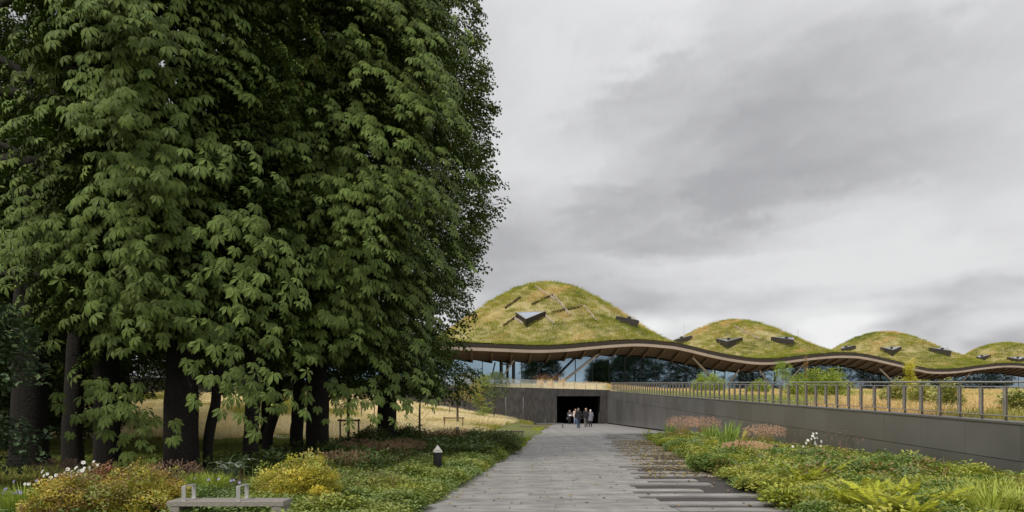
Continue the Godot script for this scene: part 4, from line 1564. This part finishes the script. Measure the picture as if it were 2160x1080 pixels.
func people() -> void:
	var sk := Color(0.5, 0.33, 0.25)
	var o := person("dark-haired person in grey, holding white papers at the doorway", Vector3(6.35, 0, -75.2), 1.58, 0.1, sk, Color(0.02, 0.015, 0.012), Color(0.09, 0.09, 0.1), Color(0.02, 0.02, 0.022), 0.3, false, true)
	var g := Geo.new()
	g.box(Vector3(0, 1.1, 0.3), Vector3(0.34, 0.03, 0.24), Basis(Vector3.RIGHT, 0.5))
	put("papers", paint(g, Color(0.75, 0.75, 0.75)), M.cloth, o)
	g = nets([[Vector3(-0.3, 0.62, 0.03), Vector3(-0.28, 0.82, 0.03), 0.11, 0.09]], 0.03, 0.02)
	put("bag", paint(g, Color(0.08, 0.08, 0.085)), M.cloth, o)
	person("person in pale pink shirt and light jeans facing out of the doorway", Vector3(6.98, 0, -75.0), 1.71, -0.1, sk, Color(0.05, 0.03, 0.02), Color(0.62, 0.5, 0.46), Color(0.22, 0.3, 0.45), 0.5, false, false)
	o = person("person in dark hooded jacket and blue jeans walking to the doorway", spot(1220, 903), 1.76, PI + 0.05, sk, Color(0.2, 0.17, 0.15), Color(0.022, 0.022, 0.028), Color(0.05, 0.09, 0.15), 0.8, false, false)
	put("hood", paint(nets([[Vector3(-0.07, 1.43, -0.1), Vector3(0.07, 1.43, -0.1), 0.075, 0.075], [Vector3(0, 1.36, -0.12), Vector3(0, 1.44, -0.1), 0.06, 0.07]], 0.03, 0.04), Color(0.024, 0.024, 0.03)), M.cloth, o)
	person("bald person in black jacket and grey trousers seen from behind", spot(1236, 900.3), 1.78, PI, sk, Color(0, 0, 0, 0), Color(0.02, 0.02, 0.024), Color(0.13, 0.125, 0.13), 0.6, false, false)
	person("white-haired person in long grey-violet coat seen from behind", spot(1245.5, 900.3), 1.62, PI - 0.15, sk, Color(0.72, 0.7, 0.66), Color(0.2, 0.19, 0.24), Color(0.018, 0.018, 0.02), 0.35, true, false)


# ---------------------------------------------------------------- planting
func leafy(count: int, rad: float, high: float, size: float, seeded: int, upright := 0.5) -> ArrayMesh:
	var keep := rng.state
	rng.seed = seeded
	var g := Geo.new()
	for i in count:
		var a := r(0, TAU)
		var e := acos(rng.randf())
		var d := Vector3(sin(e) * cos(a), cos(e), sin(e) * sin(a))
		var k := pow(rng.randf(), 0.4)
		var s := r(0.72, 1.3)
		g.tint = Color(s * r(0.92, 1.1), s, s)
		var p := Vector3(d.x * rad * k, d.y * high * k, d.z * rad * k)
		g.leaf(p, (Vector3(d.x, r(-0.3, 0.5) + upright * 0.4, d.z) + Vector3(r(-0.6, 0.6), 0, r(-0.6, 0.6))).normalized(), (Vector3.UP + d * 0.6).normalized(), size * r(0.7, 1.25), size * r(0.5, 0.7))
	rng.state = keep
	return g.mesh()


func cover(called: String, label: String, shape: Mesh, count: int, where: Callable, tint: Callable, lo: float, hi: float, m: Material = null) -> void:
	var places := []
	var tints := []
	for i in count:
		var p = where.call()
		if p == null: continue
		var lump := noise.get_noise_2d(p.x * 14.0 + 90.0, p.z * 14.0)
		p.y += 0.16 * maxf(0.0, lump)
		places.append(turned(p, r(lo, hi) * (1.0 + 0.5 * lump), 0.3))
		tints.append(shade(tint.call(p) * GAIN, 0.2))
	tag(scatter(called, shape, m if m else M.herb, places, tints), label, "ground cover" if called == "ground_cover" else called.replace("_", " "), "", "stuff")


# a shrub whose foliage is sprays of small leaves round a few stems
func shrub(called: String, label: String, p: Vector3, rad: float, high: float, count: int, shape: Mesh, tints: Array, group := "") -> Node3D:
	var o := thing(called, label, "shrub", p, 0.0, group)
	var places := []
	var cols := []
	for i in count:
		var a := r(0, TAU)
		var e := acos(r(0.02, 1.0))
		var k := pow(rng.randf(), 0.33)
		var bump := 1.0 + 0.5 * fine.get_noise_3d(p.x * 9.0 + cos(a) * 3.0, e * 3.0, p.z * 9.0 + sin(a) * 3.0)
		var q := Vector3(sin(e) * cos(a) * rad, cos(e) * high + 0.06, sin(e) * sin(a) * rad) * k * bump
		places.append(turned(q, r(0.7, 1.25), 0.6))
		cols.append(shade(tints[rng.randi() % tints.size()] * GAIN, 0.22))
	for i in 7:
		var a := i * 2.4
		var g := Geo.new()
		g.tube([Vector3(cos(a) * 0.04, -0.02, sin(a) * 0.04), Vector3(cos(a) * rad * 0.35, high * 0.5, sin(a) * rad * 0.35), Vector3(cos(a) * rad * 0.6, high * 0.85, sin(a) * rad * 0.6)], [0.012, 0.009, 0.004], 5)
		put("stem", g, M.wrap_bark, o)
	scatter("foliage", shape, M.herb, places, cols, o)
	return o


func grass_clump(called: String, label: String, p: Vector3, high: float, spread: float, count: int, wide: float, bend: float, tint: Color, tip: Color, group := "") -> Node3D:
	var o := thing(called, label, "grass clump", p, 0.0, group)
	var g := Geo.new()
	for i in count:
		var a := r(0, TAU)
		var lean := Vector3(cos(a), 0, sin(a))
		var c := shade(tint * GAIN, 0.25)
		g.tint = c
		g.blade(lean * spread * 0.4 * sqrt(rng.randf()), lean, high * r(0.5, 1.0), wide, bend * r(0.2, 1.0))
	put("blades", g, M.blade, o).set_meta("kind", "stuff")
	if tip.a > 0.5:
		g = Geo.new()
		for i in count * 2:
			var a := r(0, TAU)
			var k := sqrt(rng.randf())
			var q := Vector3(cos(a) * spread * k, high * r(0.75, 1.25) * (1.0 - 0.2 * k * k), sin(a) * spread * k)
			g.tint = shade(Color(tip.r, tip.g, tip.b) * Color(1.4, 1.4, 1.4), 0.25)
			g.leaf(q, Vector3(cos(a) * r(0, 1), r(0.4, 1), sin(a) * r(0, 1)).normalized(), Vector3(r(-1, 1), 0.3, r(-1, 1)).normalized(), r(0.05, 0.1), 0.018)
		put("seed_heads", g, M.blade, o).set_meta("kind", "stuff")
	return o


func sword_clump(label: String, p: Vector3, high: float, count: int, tint: Color) -> void:
	var o := thing("iris_clump", label, "iris", p, 0.0, "sword-leaved clumps in the right bed")
	for i in count:
		var g := Geo.new()
		var a := r(0, TAU)
		var lean := Vector3(cos(a), 0, sin(a))
		g.tint = shade(tint * GAIN, 0.25)
		var at0 := lean * 0.28 * sqrt(rng.randf())
		var h := high * r(0.5, 1.0)
		var b := r(0.05, 0.42)
		var side := lean.cross(Vector3.UP).rotated(Vector3.UP, r(-1, 1))
		var last := [at0 - side * 0.02, at0 + side * 0.02]
		for k in 4:
			var t := (k + 1) / 4.0
			var c := at0 + Vector3(0, h * (t - 0.25 * b * t * t), 0) + lean * b * h * t * t
			var w: float = [0.032, 0.034, 0.024, 0.002][k]
			g.quad(last[0], last[1], c + side * w, c - side * w)
			last = [c - side * w, c + side * w]
		put("leaf", g, M.blade, o)


func flower(g: Geo, p: Vector3, face: Vector3, size: float, petals: int, c: Color, heart: Color) -> void:
	var s := face.cross(Vector3(0.3, 0.9, 0.1)).normalized()
	var u := s.cross(face).normalized()
	for k in petals:
		var a := TAU * k / petals
		var d := (s * cos(a) + u * sin(a) + face * 0.25).normalized()
		g.tint = c
		g.leaf(p, d, face, size, size * 0.85)
	g.tint = heart
	g.ball(p + face * size * 0.1, Vector3.ONE * size * 0.22, 4, 6)


func flowering(called: String, label: String, p: Vector3, heads: Array, size: float, c: Color, heart: Color, leaf_shape: Mesh, leaf_tint: Color, rad: float, petals := 6) -> Node3D:
	var o := thing(called, label, "flowering plant", p)
	var stems := Geo.new()
	stems.tint = leaf_tint
	for h in heads:
		var q: Vector3 = h - p
		stems.tube([Vector3(q.x * 0.3, 0, q.z * 0.3), Vector3(q.x * 0.6, q.y * 0.6, q.z * 0.6), q], [0.006, 0.005, 0.003], 4, false)
		var g := Geo.new()
		flower(g, q, Vector3(r(-0.5, 0.5), r(0.1, 0.7), r(0.5, 1.0)).normalized(), size * r(0.8, 1.15), petals, c, heart)
		put("flower", g, M.petal, o)
	put("stems", stems, M.leaf, o)
	var places := []
	var cols := []
	for i in 26:
		places.append(turned(Vector3(r(-rad, rad), 0.02, r(-rad, rad) * 0.6), r(0.8, 1.3), 0.4))
		cols.append(shade(leaf_tint * GAIN, 0.25))
	scatter("foliage", leaf_shape, M.herb, places, cols, o)
	return o


func frond_mesh(long: float, seeded: int) -> ArrayMesh:
	var keep := rng.state
	rng.seed = seeded
	var g := Geo.new()
	var n := 22
	var at_ := func(t: float) -> Vector3: return Vector3(0, long * (0.95 * t - 0.42 * t * t), long * (0.3 * t + 0.5 * t * t))
	for i in n:
		var t := 0.1 + 0.9 * i / n
		var p: Vector3 = at_.call(t)
		var f: Vector3 = (at_.call(t + 0.04) - p).normalized()
		var w := long * 0.2 * sin(PI * pow(t, 0.65)) + 0.01
		var s := r(0.85, 1.2)
		g.tint = Color(s, s, s)
		for e in [-1.0, 1.0]:
			g.leaf(p, (Vector3(e, 0, 0) + f * 0.35 + Vector3(0, r(-0.2, 0.1), 0)).normalized(), Vector3(0, 0.7, -0.7), w, long * 0.045)
	var pts := []
	for i in 6: pts.append(at_.call(i / 5.0))
	g.tint = Color(0.9, 0.8, 0.7)
	g.tube(pts, [0.006, 0.006, 0.005, 0.004, 0.003, 0.001], 4, false)
	rng.state = keep
	return g.mesh()


func planting() -> void:
	var herb := leafy(64, 0.2, 0.2, 0.06, 51)
	var herb_big := leafy(60, 0.26, 0.3, 0.085, 52)
	var twig := leafy(46, 0.13, 0.15, 0.045, 53, 1.0)
	# ---- left bed
	var in_left := func():
		var d := 9.0 + 22.0 * pow(rng.randf(), 1.2)
		var x := path_left(d) - 0.05 - pow(rng.randf(), 1.15) * (3.2 if d < 13.0 else 4.4)
		x -= 0.12 * absf(noise.get_noise_2d(d * 9.0, 3.0))
		if absf(x + 2.08) < 0.42 and d > 17.3 and d < 19.3: return null
		return Vector3(x, 0.0, -d)
	cover("ground_cover", "low green leafy ground cover spreading along the path's left edge", herb, 6200, in_left, func(p): return Color(0.12, 0.165, 0.055).lerp(Color(0.18, 0.2, 0.052), clampf(0.3 + 1.5 * noise.get_noise_2d(p.x * 8.0, p.z * 8.0), 0, 1)), 0.7, 1.35)
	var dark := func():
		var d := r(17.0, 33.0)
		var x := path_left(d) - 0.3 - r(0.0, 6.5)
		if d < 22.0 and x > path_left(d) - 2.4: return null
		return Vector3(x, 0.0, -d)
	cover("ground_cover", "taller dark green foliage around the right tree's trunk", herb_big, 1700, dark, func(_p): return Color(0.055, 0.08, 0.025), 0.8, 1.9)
	# brown grasses and dark clumps behind the near bollard
	for s in [[760, 985, 0.65, "brown feathery grass just right of the yellow shrub"], [815, 985, 0.6, "brown feathery grass midway between yellow shrub and near bollard"], [850, 975, 0.6, "brown feathery grass left of the near bollard"], [730, 1002, 0.5, "low brown grass at the foot of the yellow shrub"]]:
		grass_clump("brown_grass", s[3], spot(s[0], s[1]), s[2], 0.75, 420, 0.01, 0.3, Color(0.15, 0.12, 0.05), Color(0.26, 0.17, 0.11), "brown feathery grasses in the left bed")
	for s in [[940, 952, 0.75, "tall dark grass above the near bollard"], [1000, 953, 0.8, "dark arching grass at the far end of the left bed"], [1040, 960, 0.65, "bright-tipped grass at the corner of the left bed by the path"], [870, 940, 0.8, "pale arching grass right of the right-hand trunk"], [965, 945, 0.7, "reddish grass below the far bollard"]]:
		grass_clump("dark_grass", s[3], spot(s[0], s[1]), s[2], 0.9, 420, 0.018, 0.5, Color(0.075, 0.095, 0.03) if s[0] != 1040 else Color(0.16, 0.2, 0.045), Color(0.2, 0.12, 0.07, 1.0 if s[0] in [940, 965] else 0.0), "dark arching grasses in the left bed")
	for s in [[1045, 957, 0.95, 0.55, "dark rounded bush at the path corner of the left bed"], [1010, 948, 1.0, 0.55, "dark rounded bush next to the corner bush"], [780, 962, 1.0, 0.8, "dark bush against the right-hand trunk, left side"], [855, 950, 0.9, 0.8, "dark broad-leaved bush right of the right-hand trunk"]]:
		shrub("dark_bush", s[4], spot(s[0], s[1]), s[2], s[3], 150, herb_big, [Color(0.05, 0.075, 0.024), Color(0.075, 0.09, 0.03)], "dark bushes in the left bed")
	var gold := [Color(0.36, 0.31, 0.06), Color(0.32, 0.3, 0.06), Color(0.22, 0.19, 0.05), Color(0.17, 0.2, 0.05)]
	var rust := [Color(0.2, 0.13, 0.065), Color(0.29, 0.24, 0.055), Color(0.17, 0.115, 0.07), Color(0.32, 0.27, 0.06), Color(0.14, 0.16, 0.045), Color(0.2, 0.2, 0.05)]
	shrub("golden_shrub", "round golden yellow shrub right of the near bench", at(628, 1050, 12.1) * Vector3(1, 0, 1), 0.78, 0.72, 520, twig, gold)
	shrub("golden_shrub", "yellow and rust shrub left of the bench, directly before the trunk", at(305, 1075, 10.6) * Vector3(1, 0, 1), 0.7, 0.64, 430, twig, rust + gold)
	shrub("golden_shrub", "rust-coloured shrub nearest the left corner", at(165, 1085, 10.3) * Vector3(1, 0, 1), 0.7, 0.55, 400, twig, rust)
	shrub("golden_shrub", "small red-brown shrub between the violet flowers and the rust shrub", at(215, 1050, 11.6) * Vector3(1, 0, 1), 0.5, 0.62, 200, twig, [Color(0.2, 0.08, 0.05), Color(0.16, 0.11, 0.05)])
	for s in [[370, 1020, "brown seed-head plant against the thickest trunk"], [120, 1010, "brown seed-head plant below the white anemones"]]:
		grass_clump("seed_plant", s[2], spot(s[0], s[1] + 15), 0.5, 0.5, 160, 0.012, 0.2, Color(0.13, 0.11, 0.06), Color(0.22, 0.14, 0.11), "brown seed-head plants under the trees")
	for s in [[50, 1085, 0.62, "bright green grass clump in the left corner"], [450, 1045, 0.58, "bright green grass behind the bench between its arm hoops"], [560, 1040, 0.5, "green grass behind the bench, right of the second hoop"], [400, 1035, 0.5, "green grass behind the bench at its left hoop"]]:
		grass_clump("green_grass", s[3], spot(s[0], s[1]), s[2], 0.75, 480, 0.013, 0.4, Color(0.17, 0.22, 0.035), Color(0, 0, 0, 0), "bright green grasses round the bench")
	var soft := func():
		return Vector3(r(-9.2, -3.4), 0.0, -r(8.3, 13.5))
	cover("ground_cover", "low green plants round and under the near bench", herb, 900, soft, func(_p): return Color(0.09, 0.135, 0.045), 0.7, 1.25)
	# anemones, violet flowers, cardoon
	var heads := []
	for s in [[90, 995], [93, 1004], [100, 1000], [107, 1008], [104, 1013], [119, 1003], [133, 1002], [137, 998], [143, 990], [152, 996], [155, 1001], [161, 987], [163, 1000], [176, 976], [178, 988], [174, 993], [190, 988], [198, 974], [206, 982], [231, 984], [53, 1021], [61, 1021], [108, 1027], [150, 1004], [168, 994]]:
		heads.append(at(s[0], s[1], 13.0 + r(-0.25, 0.25)))
	flowering("white_anemones", "tall white anemones in front of the left trunks", at(150, 1060, 13.0) * Vector3(1, 0, 1), heads, 0.042, Color(0.82, 0.82, 0.8), Color(0.5, 0.42, 0.08), herb, Color(0.06, 0.09, 0.035), 0.75, 7)
	heads = []
	for s in [[30, 1016], [38, 1036], [8, 1040], [28, 1041], [78, 1014], [70, 1050], [12, 1032], [34, 1040], [40, 1041], [44, 1040]]:
		heads.append(at(s[0], s[1], 11.4 + r(-0.25, 0.25)))
	flowering("violet_flowers", "pale violet flowers at the left edge above bright grass", at(40, 1080, 11.4) * Vector3(1, 0, 1), heads, 0.035, Color(0.3, 0.26, 0.55), Color(0.3, 0.25, 0.3), herb, Color(0.1, 0.14, 0.07), 0.6, 6)
	heads = []
	for s in [[411, 1009], [461, 1011], [487, 1014], [493, 1013], [440, 1012], [505, 1018]]:
		heads.append(at(s[0], s[1], 13.2 + r(-0.2, 0.2)))
	flowering("blue_flowers", "small blue flowers over grey-green leaves behind the bench", at(455, 1060, 13.2) * Vector3(1, 0, 1), heads, 0.03, Color(0.34, 0.32, 0.6), Color(0.3, 0.25, 0.3), herb, Color(0.09, 0.13, 0.065), 0.75, 6)
	var cd := thing("cardoon", "silver-grey cardoon with jagged arching leaves before the dark trunks", "plant", at(488, 1040, 14.0) * Vector3(1, 0, 1))
	for k in 13:
		var g := Geo.new()
		var a := k * 2.4
		var len := r(0.55, 0.85)
		var d := Vector3(cos(a), 0, sin(a))
		var last := Vector3(0, 0.1, 0)
		for i in 7:
			var t := (i + 1) / 7.0
			var p := d * len * 0.55 * t * t + Vector3(0, 0.1 + len * 1.15 * t - len * 0.45 * t * t * t, 0)
			var f := (p - last).normalized()
			var s := f.cross(Vector3.UP + d * 0.5).normalized()
			var c := r(0.8, 1.15)
			g.tint = Color(0.3 * c, 0.35 * c, 0.29 * c)
			for e in [-1.0, 1.0]:
				g.leaf(last, (s * e + f * 0.6).normalized(), Vector3.UP, 0.17 * sin(PI * (0.15 + 0.8 * t)), 0.075)
			g.leaf(last, f, Vector3.UP, 0.16, 0.05)
			last = p
		put("leaf", g, M.leaf, cd)
	# ---- right bed
	var in_right := func():
		var d := 9.0 + 30.0 * pow(rng.randf(), 1.25)
		var x := bed_edge(d) - 0.15 + rng.randf() * (wall_x(d) - bed_edge(d) - 0.5) + 0.5 * noise.get_noise_2d(d * 12.0, 8.0)
		return Vector3(x, 0.0, -d)
	cover("ground_cover", "lime green leafy ground cover filling the bed along the dark wall", herb, 8200, in_right, func(p): return Color(0.21, 0.225, 0.042).lerp(Color(0.1, 0.15, 0.042), clampf(0.35 + 2.2 * noise.get_noise_2d(p.x * 10.0, p.z * 10.0), 0, 1)), 0.75, 1.5)
	for s in [[1900, 1005, 0.6, "dark green mound with fine leaves against the wall, right one"], [1820, 1012, 0.58, "dark green mound with fine leaves against the wall, left one"], [1730, 985, 0.5, "dark leafy mound beneath the white flowers"], [1548, 955, 0.45, "dark low bush in the middle of the right bed"], [1440, 948, 0.4, "small dark green bush at the bed's edge near fallen leaves"], [1500, 995, 0.45, "dark green bush at the gravel's far edge"]]:
		var p = spot(s[0], s[1])
		shrub("green_mound", s[3], p, s[2] * 1.35, s[2] * 0.62, int(210 * s[2] + 40), herb, [Color(0.1, 0.15, 0.04), Color(0.15, 0.19, 0.05), Color(0.08, 0.12, 0.04)], "green mounds in the right bed")
	for s in [[1440, 930, 1.1, "large pink feathery grass at the far end of the right bed"], [1487, 928, 1.05, "pink feathery grass beside the far green blades"], [1612, 948, 0.85, "pink feathery grass against the wall right of the iris"], [1575, 965, 0.45, "low rusty grass right of the iris leaves"]]:
		grass_clump("pink_grass", s[3], spot(s[0], s[1]), s[2], 0.85, 420, 0.012, 0.3, Color(0.2, 0.16, 0.07), Color(0.55, 0.34, 0.25), "pink feathery grasses in the right bed")
	for s in [[1500, 950, 0.6, "pale lime grass mound left of the iris"], [1760, 1010, 0.4, "yellow grass between the green mounds and path"], [1655, 1012, 0.35, "small yellow grass at the edge of the gravel"], [1640, 960, 0.6, "olive fine grass behind the small fittings"]]:
		grass_clump("lime_grass", s[3], spot(s[0], s[1]), s[2], 0.75, 420, 0.012, 0.45, Color(0.36, 0.36, 0.06) if s[0] != 1640 else Color(0.22, 0.22, 0.05), Color(0, 0, 0, 0), "lime grasses in the right bed")
	for s in [[1535, 958, 1.45, 80, "big upright iris clump with sword leaves in the right bed"], [1560, 958, 1.05, 44, "smaller iris clump with browning leaves beside the big one"], [1412, 922, 1.1, 44, "green sword leaves at the far end of the right bed"], [1500, 935, 1.1, 44, "green sword leaves between the two pink grasses"]]:
		sword_clump(s[4], spot(s[0], s[1]), s[2], s[3], Color(0.13, 0.19, 0.045) if s[0] != 1560 else Color(0.25, 0.24, 0.07))
	heads = []
	for s in [[1672, 942], [1694, 942], [1704, 929], [1711, 926], [1715, 915], [1722, 914], [1718, 924], [1723, 924], [1719, 932], [1720, 937], [1732, 931], [1731, 941], [1708, 950], [1714, 920], [1700, 935]]:
		heads.append(at(s[0], s[1], 21.3 + r(-0.3, 0.3)))
	flowering("white_anemones", "white anemones standing tall against the dark wall on the right", at(1714, 978, 21.3) * Vector3(1, 0, 1), heads, 0.05, Color(0.82, 0.82, 0.8), Color(0.5, 0.45, 0.1), herb_big, Color(0.07, 0.1, 0.04), 0.5, 7)
	heads = []
	for s in [[1918, 989], [1921, 990], [1926, 998], [1930, 999], [1962, 1009], [1915, 987]]:
		heads.append(at(s[0], s[1], 16.5 + r(-0.2, 0.2)))
	flowering("violet_flowers", "few pale violet flowers on the mound near the wall's foot", at(1930, 1010, 16.5) * Vector3(1, 0, 1), heads, 0.05, Color(0.5, 0.48, 0.62), Color(0.4, 0.35, 0.3), herb, Color(0.1, 0.14, 0.05), 0.4, 6)
	for s in [[1670, 955, "dry brown flower stalks beside the white anemones, left"], [1780, 970, "dry brown flower stalks rising behind the left green mound"]]:
		grass_clump("dry_stalks", s[2], spot(s[0], s[1]), 0.85, 0.6, 46, 0.01, 0.25, Color(0.16, 0.11, 0.07), Color(0.25, 0.16, 0.12), "dry stalks against the wall")
	# thin grasses and stems threaded through both beds
	var thin := tuft(12, 0.42, 0.14, 0.009, 0.22, 81)
	cover("mixed_grass", "thin olive grass blades threaded through the right bed's leaves", thin, 1500, func():
		var p: Vector3 = in_right.call()
		return p if noise.get_noise_2d(p.x * 11.0 + 33.0, p.z * 11.0) > 0.02 else null, func(_p): return [Color(0.17, 0.18, 0.05), Color(0.22, 0.19, 0.08), Color(0.13, 0.16, 0.04)][rng.randi() % 3], 0.6, 1.3, M.blade)
	cover("mixed_grass", "thin brownish grass blades threaded through the left bed's leaves", thin, 1300, func():
		var d := r(13.0, 30.0)
		var x := path_left(d) - 0.9 - r(0.0, 5.0)
		if absf(x + 2.08) < 0.6 and d > 16.5 and d < 19.6: return null
		return Vector3(x, 0, -d) if noise.get_noise_2d(x * 11.0 + 70.0, d * 11.0) > 0.0 else null, func(_p): return [Color(0.12, 0.12, 0.04), Color(0.17, 0.12, 0.07), Color(0.09, 0.12, 0.035)][rng.randi() % 3], 0.6, 1.4, M.blade)
	cover("leafy_mounds", "taller leafy clumps standing above the right bed's low cover", herb_big, 420, func():
		var p: Vector3 = in_right.call()
		return p if p.z < -14.5 else null, func(_p): return [Color(0.12, 0.16, 0.045), Color(0.18, 0.2, 0.04), Color(0.09, 0.13, 0.05), Color(0.16, 0.12, 0.05)][rng.randi() % 4], 0.9, 1.5)
	# yellow ferns
	var fr := [frond_mesh(0.76, 71), frond_mesh(0.68, 72), frond_mesh(0.84, 73)]
	var fern_mats := []
	for k in 4:
		var s: float = [0.85, 1.0, 1.15, 1.25][k]
		var m := mat("fern_%d" % k, Color(0.42 * s, 0.45 * s, 0.05), 0.6)
		m.backlight_enabled = true
		m.backlight = Color(0.45, 0.45, 0.05)
		fern_mats.append(m)
	var at_fern := [[1800, 1085, "yellow-green fern at the left end of the near fern row"], [1855, 1100, "tall yellow fern second from the left in the near row"], [1905, 1082, "yellow fern behind the middle of the fern row"], [1925, 1112, "yellow fern nearest the frame's lower edge"], [1965, 1088, "yellow fern where the row meets the long grass"], [1838, 1070, "small yellow fern behind the left end of the row"], [1700, 1030, "pale yellow fern below the white flowers"], [1745, 1022, "yellow fern left of the nearest small fitting"]]
	for s in at_fern:
		var p = spot(s[0], s[1])
		var o = thing("fern", s[2], "fern", p, 0.0, "yellow ferns at the front of the right bed")
		for k in 13:
			var f = put("frond", fr[k % 3], fern_mats[rng.randi() % 4], o)
			f.transform = Transform3D(Basis(Vector3.UP, k * 2.4 + r(-0.2, 0.2)) * Basis(Vector3.RIGHT, r(-0.3, 0.2)), Vector3(0, 0, 0)).scaled_local(Vector3.ONE * r(0.75, 1.1))
	for s in [[2010, 1080, 0.55, "long-bladed green grass right of the ferns"], [2060, 1065, 0.55, "long-bladed grass in the middle of the right corner"], [2110, 1050, 0.5, "long-bladed grass at the foot of the wall in the right corner"], [2150, 1085, 0.6, "long-bladed grass nearest the right edge"], [2090, 1100, 0.7, "long-bladed grass at the very front right"], [1985, 1045, 0.45, "long-bladed grass behind the fern row"], [2030, 1040, 0.42, "long-bladed grass below the wall's dark gap"]]:
		grass_clump("long_grass", s[3], spot(s[0], s[1]), s[2], 0.7, 230, 0.026, 0.42, Color(0.2, 0.235, 0.045), Color(0, 0, 0, 0), "long-bladed grasses in the right corner")
	# ---- on the bank behind the railing
	var bush := leafy(50, 0.3, 0.34, 0.1, 61, 1.0)
	for s in [[1480, 66.0, 0.9, 1.5, "bright green shrub line left of the tall green sapling"], [1510, 64.0, 0.9, 1.4, "bright green shrub just behind the railing's far part"], [1725, 42.0, 1.1, 1.5, "feathery bright green shrub behind the railing's middle"], [1760, 41.0, 0.9, 1.6, "taller feathery green shrub beside the first one"], [1690, 44.0, 1.0, 1.2, "green shrub left of the feathery shrubs"], [1890, 30.0, 0.45, 1.0, "grey-green shrub behind the railing by the yellow sapling"], [1945, 27.0, 0.4, 0.85, "grey-green shrub right of the yellow sapling"], [2000, 24.0, 0.34, 0.8, "olive shrub behind the third railing bay from the edge"], [2155, 20.0, 0.35, 0.6, "dark shrub behind the railing at the right edge"], [1600, 55.0, 0.9, 1.0, "low green shrub behind the railing before the tall sapling"]]:
		var x: float = (s[0] - 1080.0) / F * s[1]
		shrub("bank_shrub", s[4], Vector3(x, right_height(x, s[1]), -s[1]), s[2], s[3], 130 if s[2] > 0.5 else 60, bush, [Color(0.2, 0.26, 0.05), Color(0.15, 0.2, 0.05), Color(0.24, 0.27, 0.07)] if s[0] < 1800 else [Color(0.2, 0.22, 0.08), Color(0.27, 0.26, 0.11), Color(0.15, 0.18, 0.07)], "shrubs behind the railing")
	for s in [[1650, 50.0, 2.45, 0.62, Color(0.17, 0.23, 0.05), "tall green sapling rising above the railing before the glass"], [1918, 30.0, 1.9, 0.2, Color(0.34, 0.32, 0.05), "slim yellow sapling rising above the railing on the right"], [1700, 52.0, 2.9, 0.05, Color(0.2, 0.14, 0.08), "thin bare brown stem right of the tall green sapling"]]:
		var x: float = (s[0] - 1080.0) / F * s[1]
		var o = thing("sapling", s[5], "sapling", Vector3(x, right_height(x, s[1]), -s[1]))
		var g := Geo.new()
		g.tube([Vector3(0, -0.1, 0), Vector3(0.05, s[2] * 0.5, 0), Vector3(0.02, s[2], 0)], [0.035, 0.025, 0.01], 6)
		put("stem", g, M.wrap_bark, o)
		var places := []
		var cols := []
		for i in int(20 + 190 * s[3]):
			var h: float = s[2] * r(0.45, 1.02)
			var q: float = s[3] * (1.25 - 0.6 * h / s[2])
			places.append(turned(Vector3(r(-q, q), h, r(-q, q)), r(0.35, 0.6), 0.6))
			cols.append(shade(s[4] * GAIN, 0.25))
		scatter("foliage", bush, M.herb, places, cols, o)
	for s in [[1140, 84.0, "reddish dry seed stalks below the glass, left"], [1160, 84.0, "reddish dry seed stalks below the glass, right"], [1185, 84.5, "straw-coloured tall grass below the slanting strut"]]:
		var x: float = (s[0] - 1080.0) / F * s[1]
		grass_clump("terrace_grass", s[2], Vector3(x, right_height(x, s[1]), -s[1]), 1.35, 1.1, 160, 0.04, 0.4, Color(0.4, 0.3, 0.15), Color(0.35, 0.18, 0.1), "tall dry grasses below the glass front")
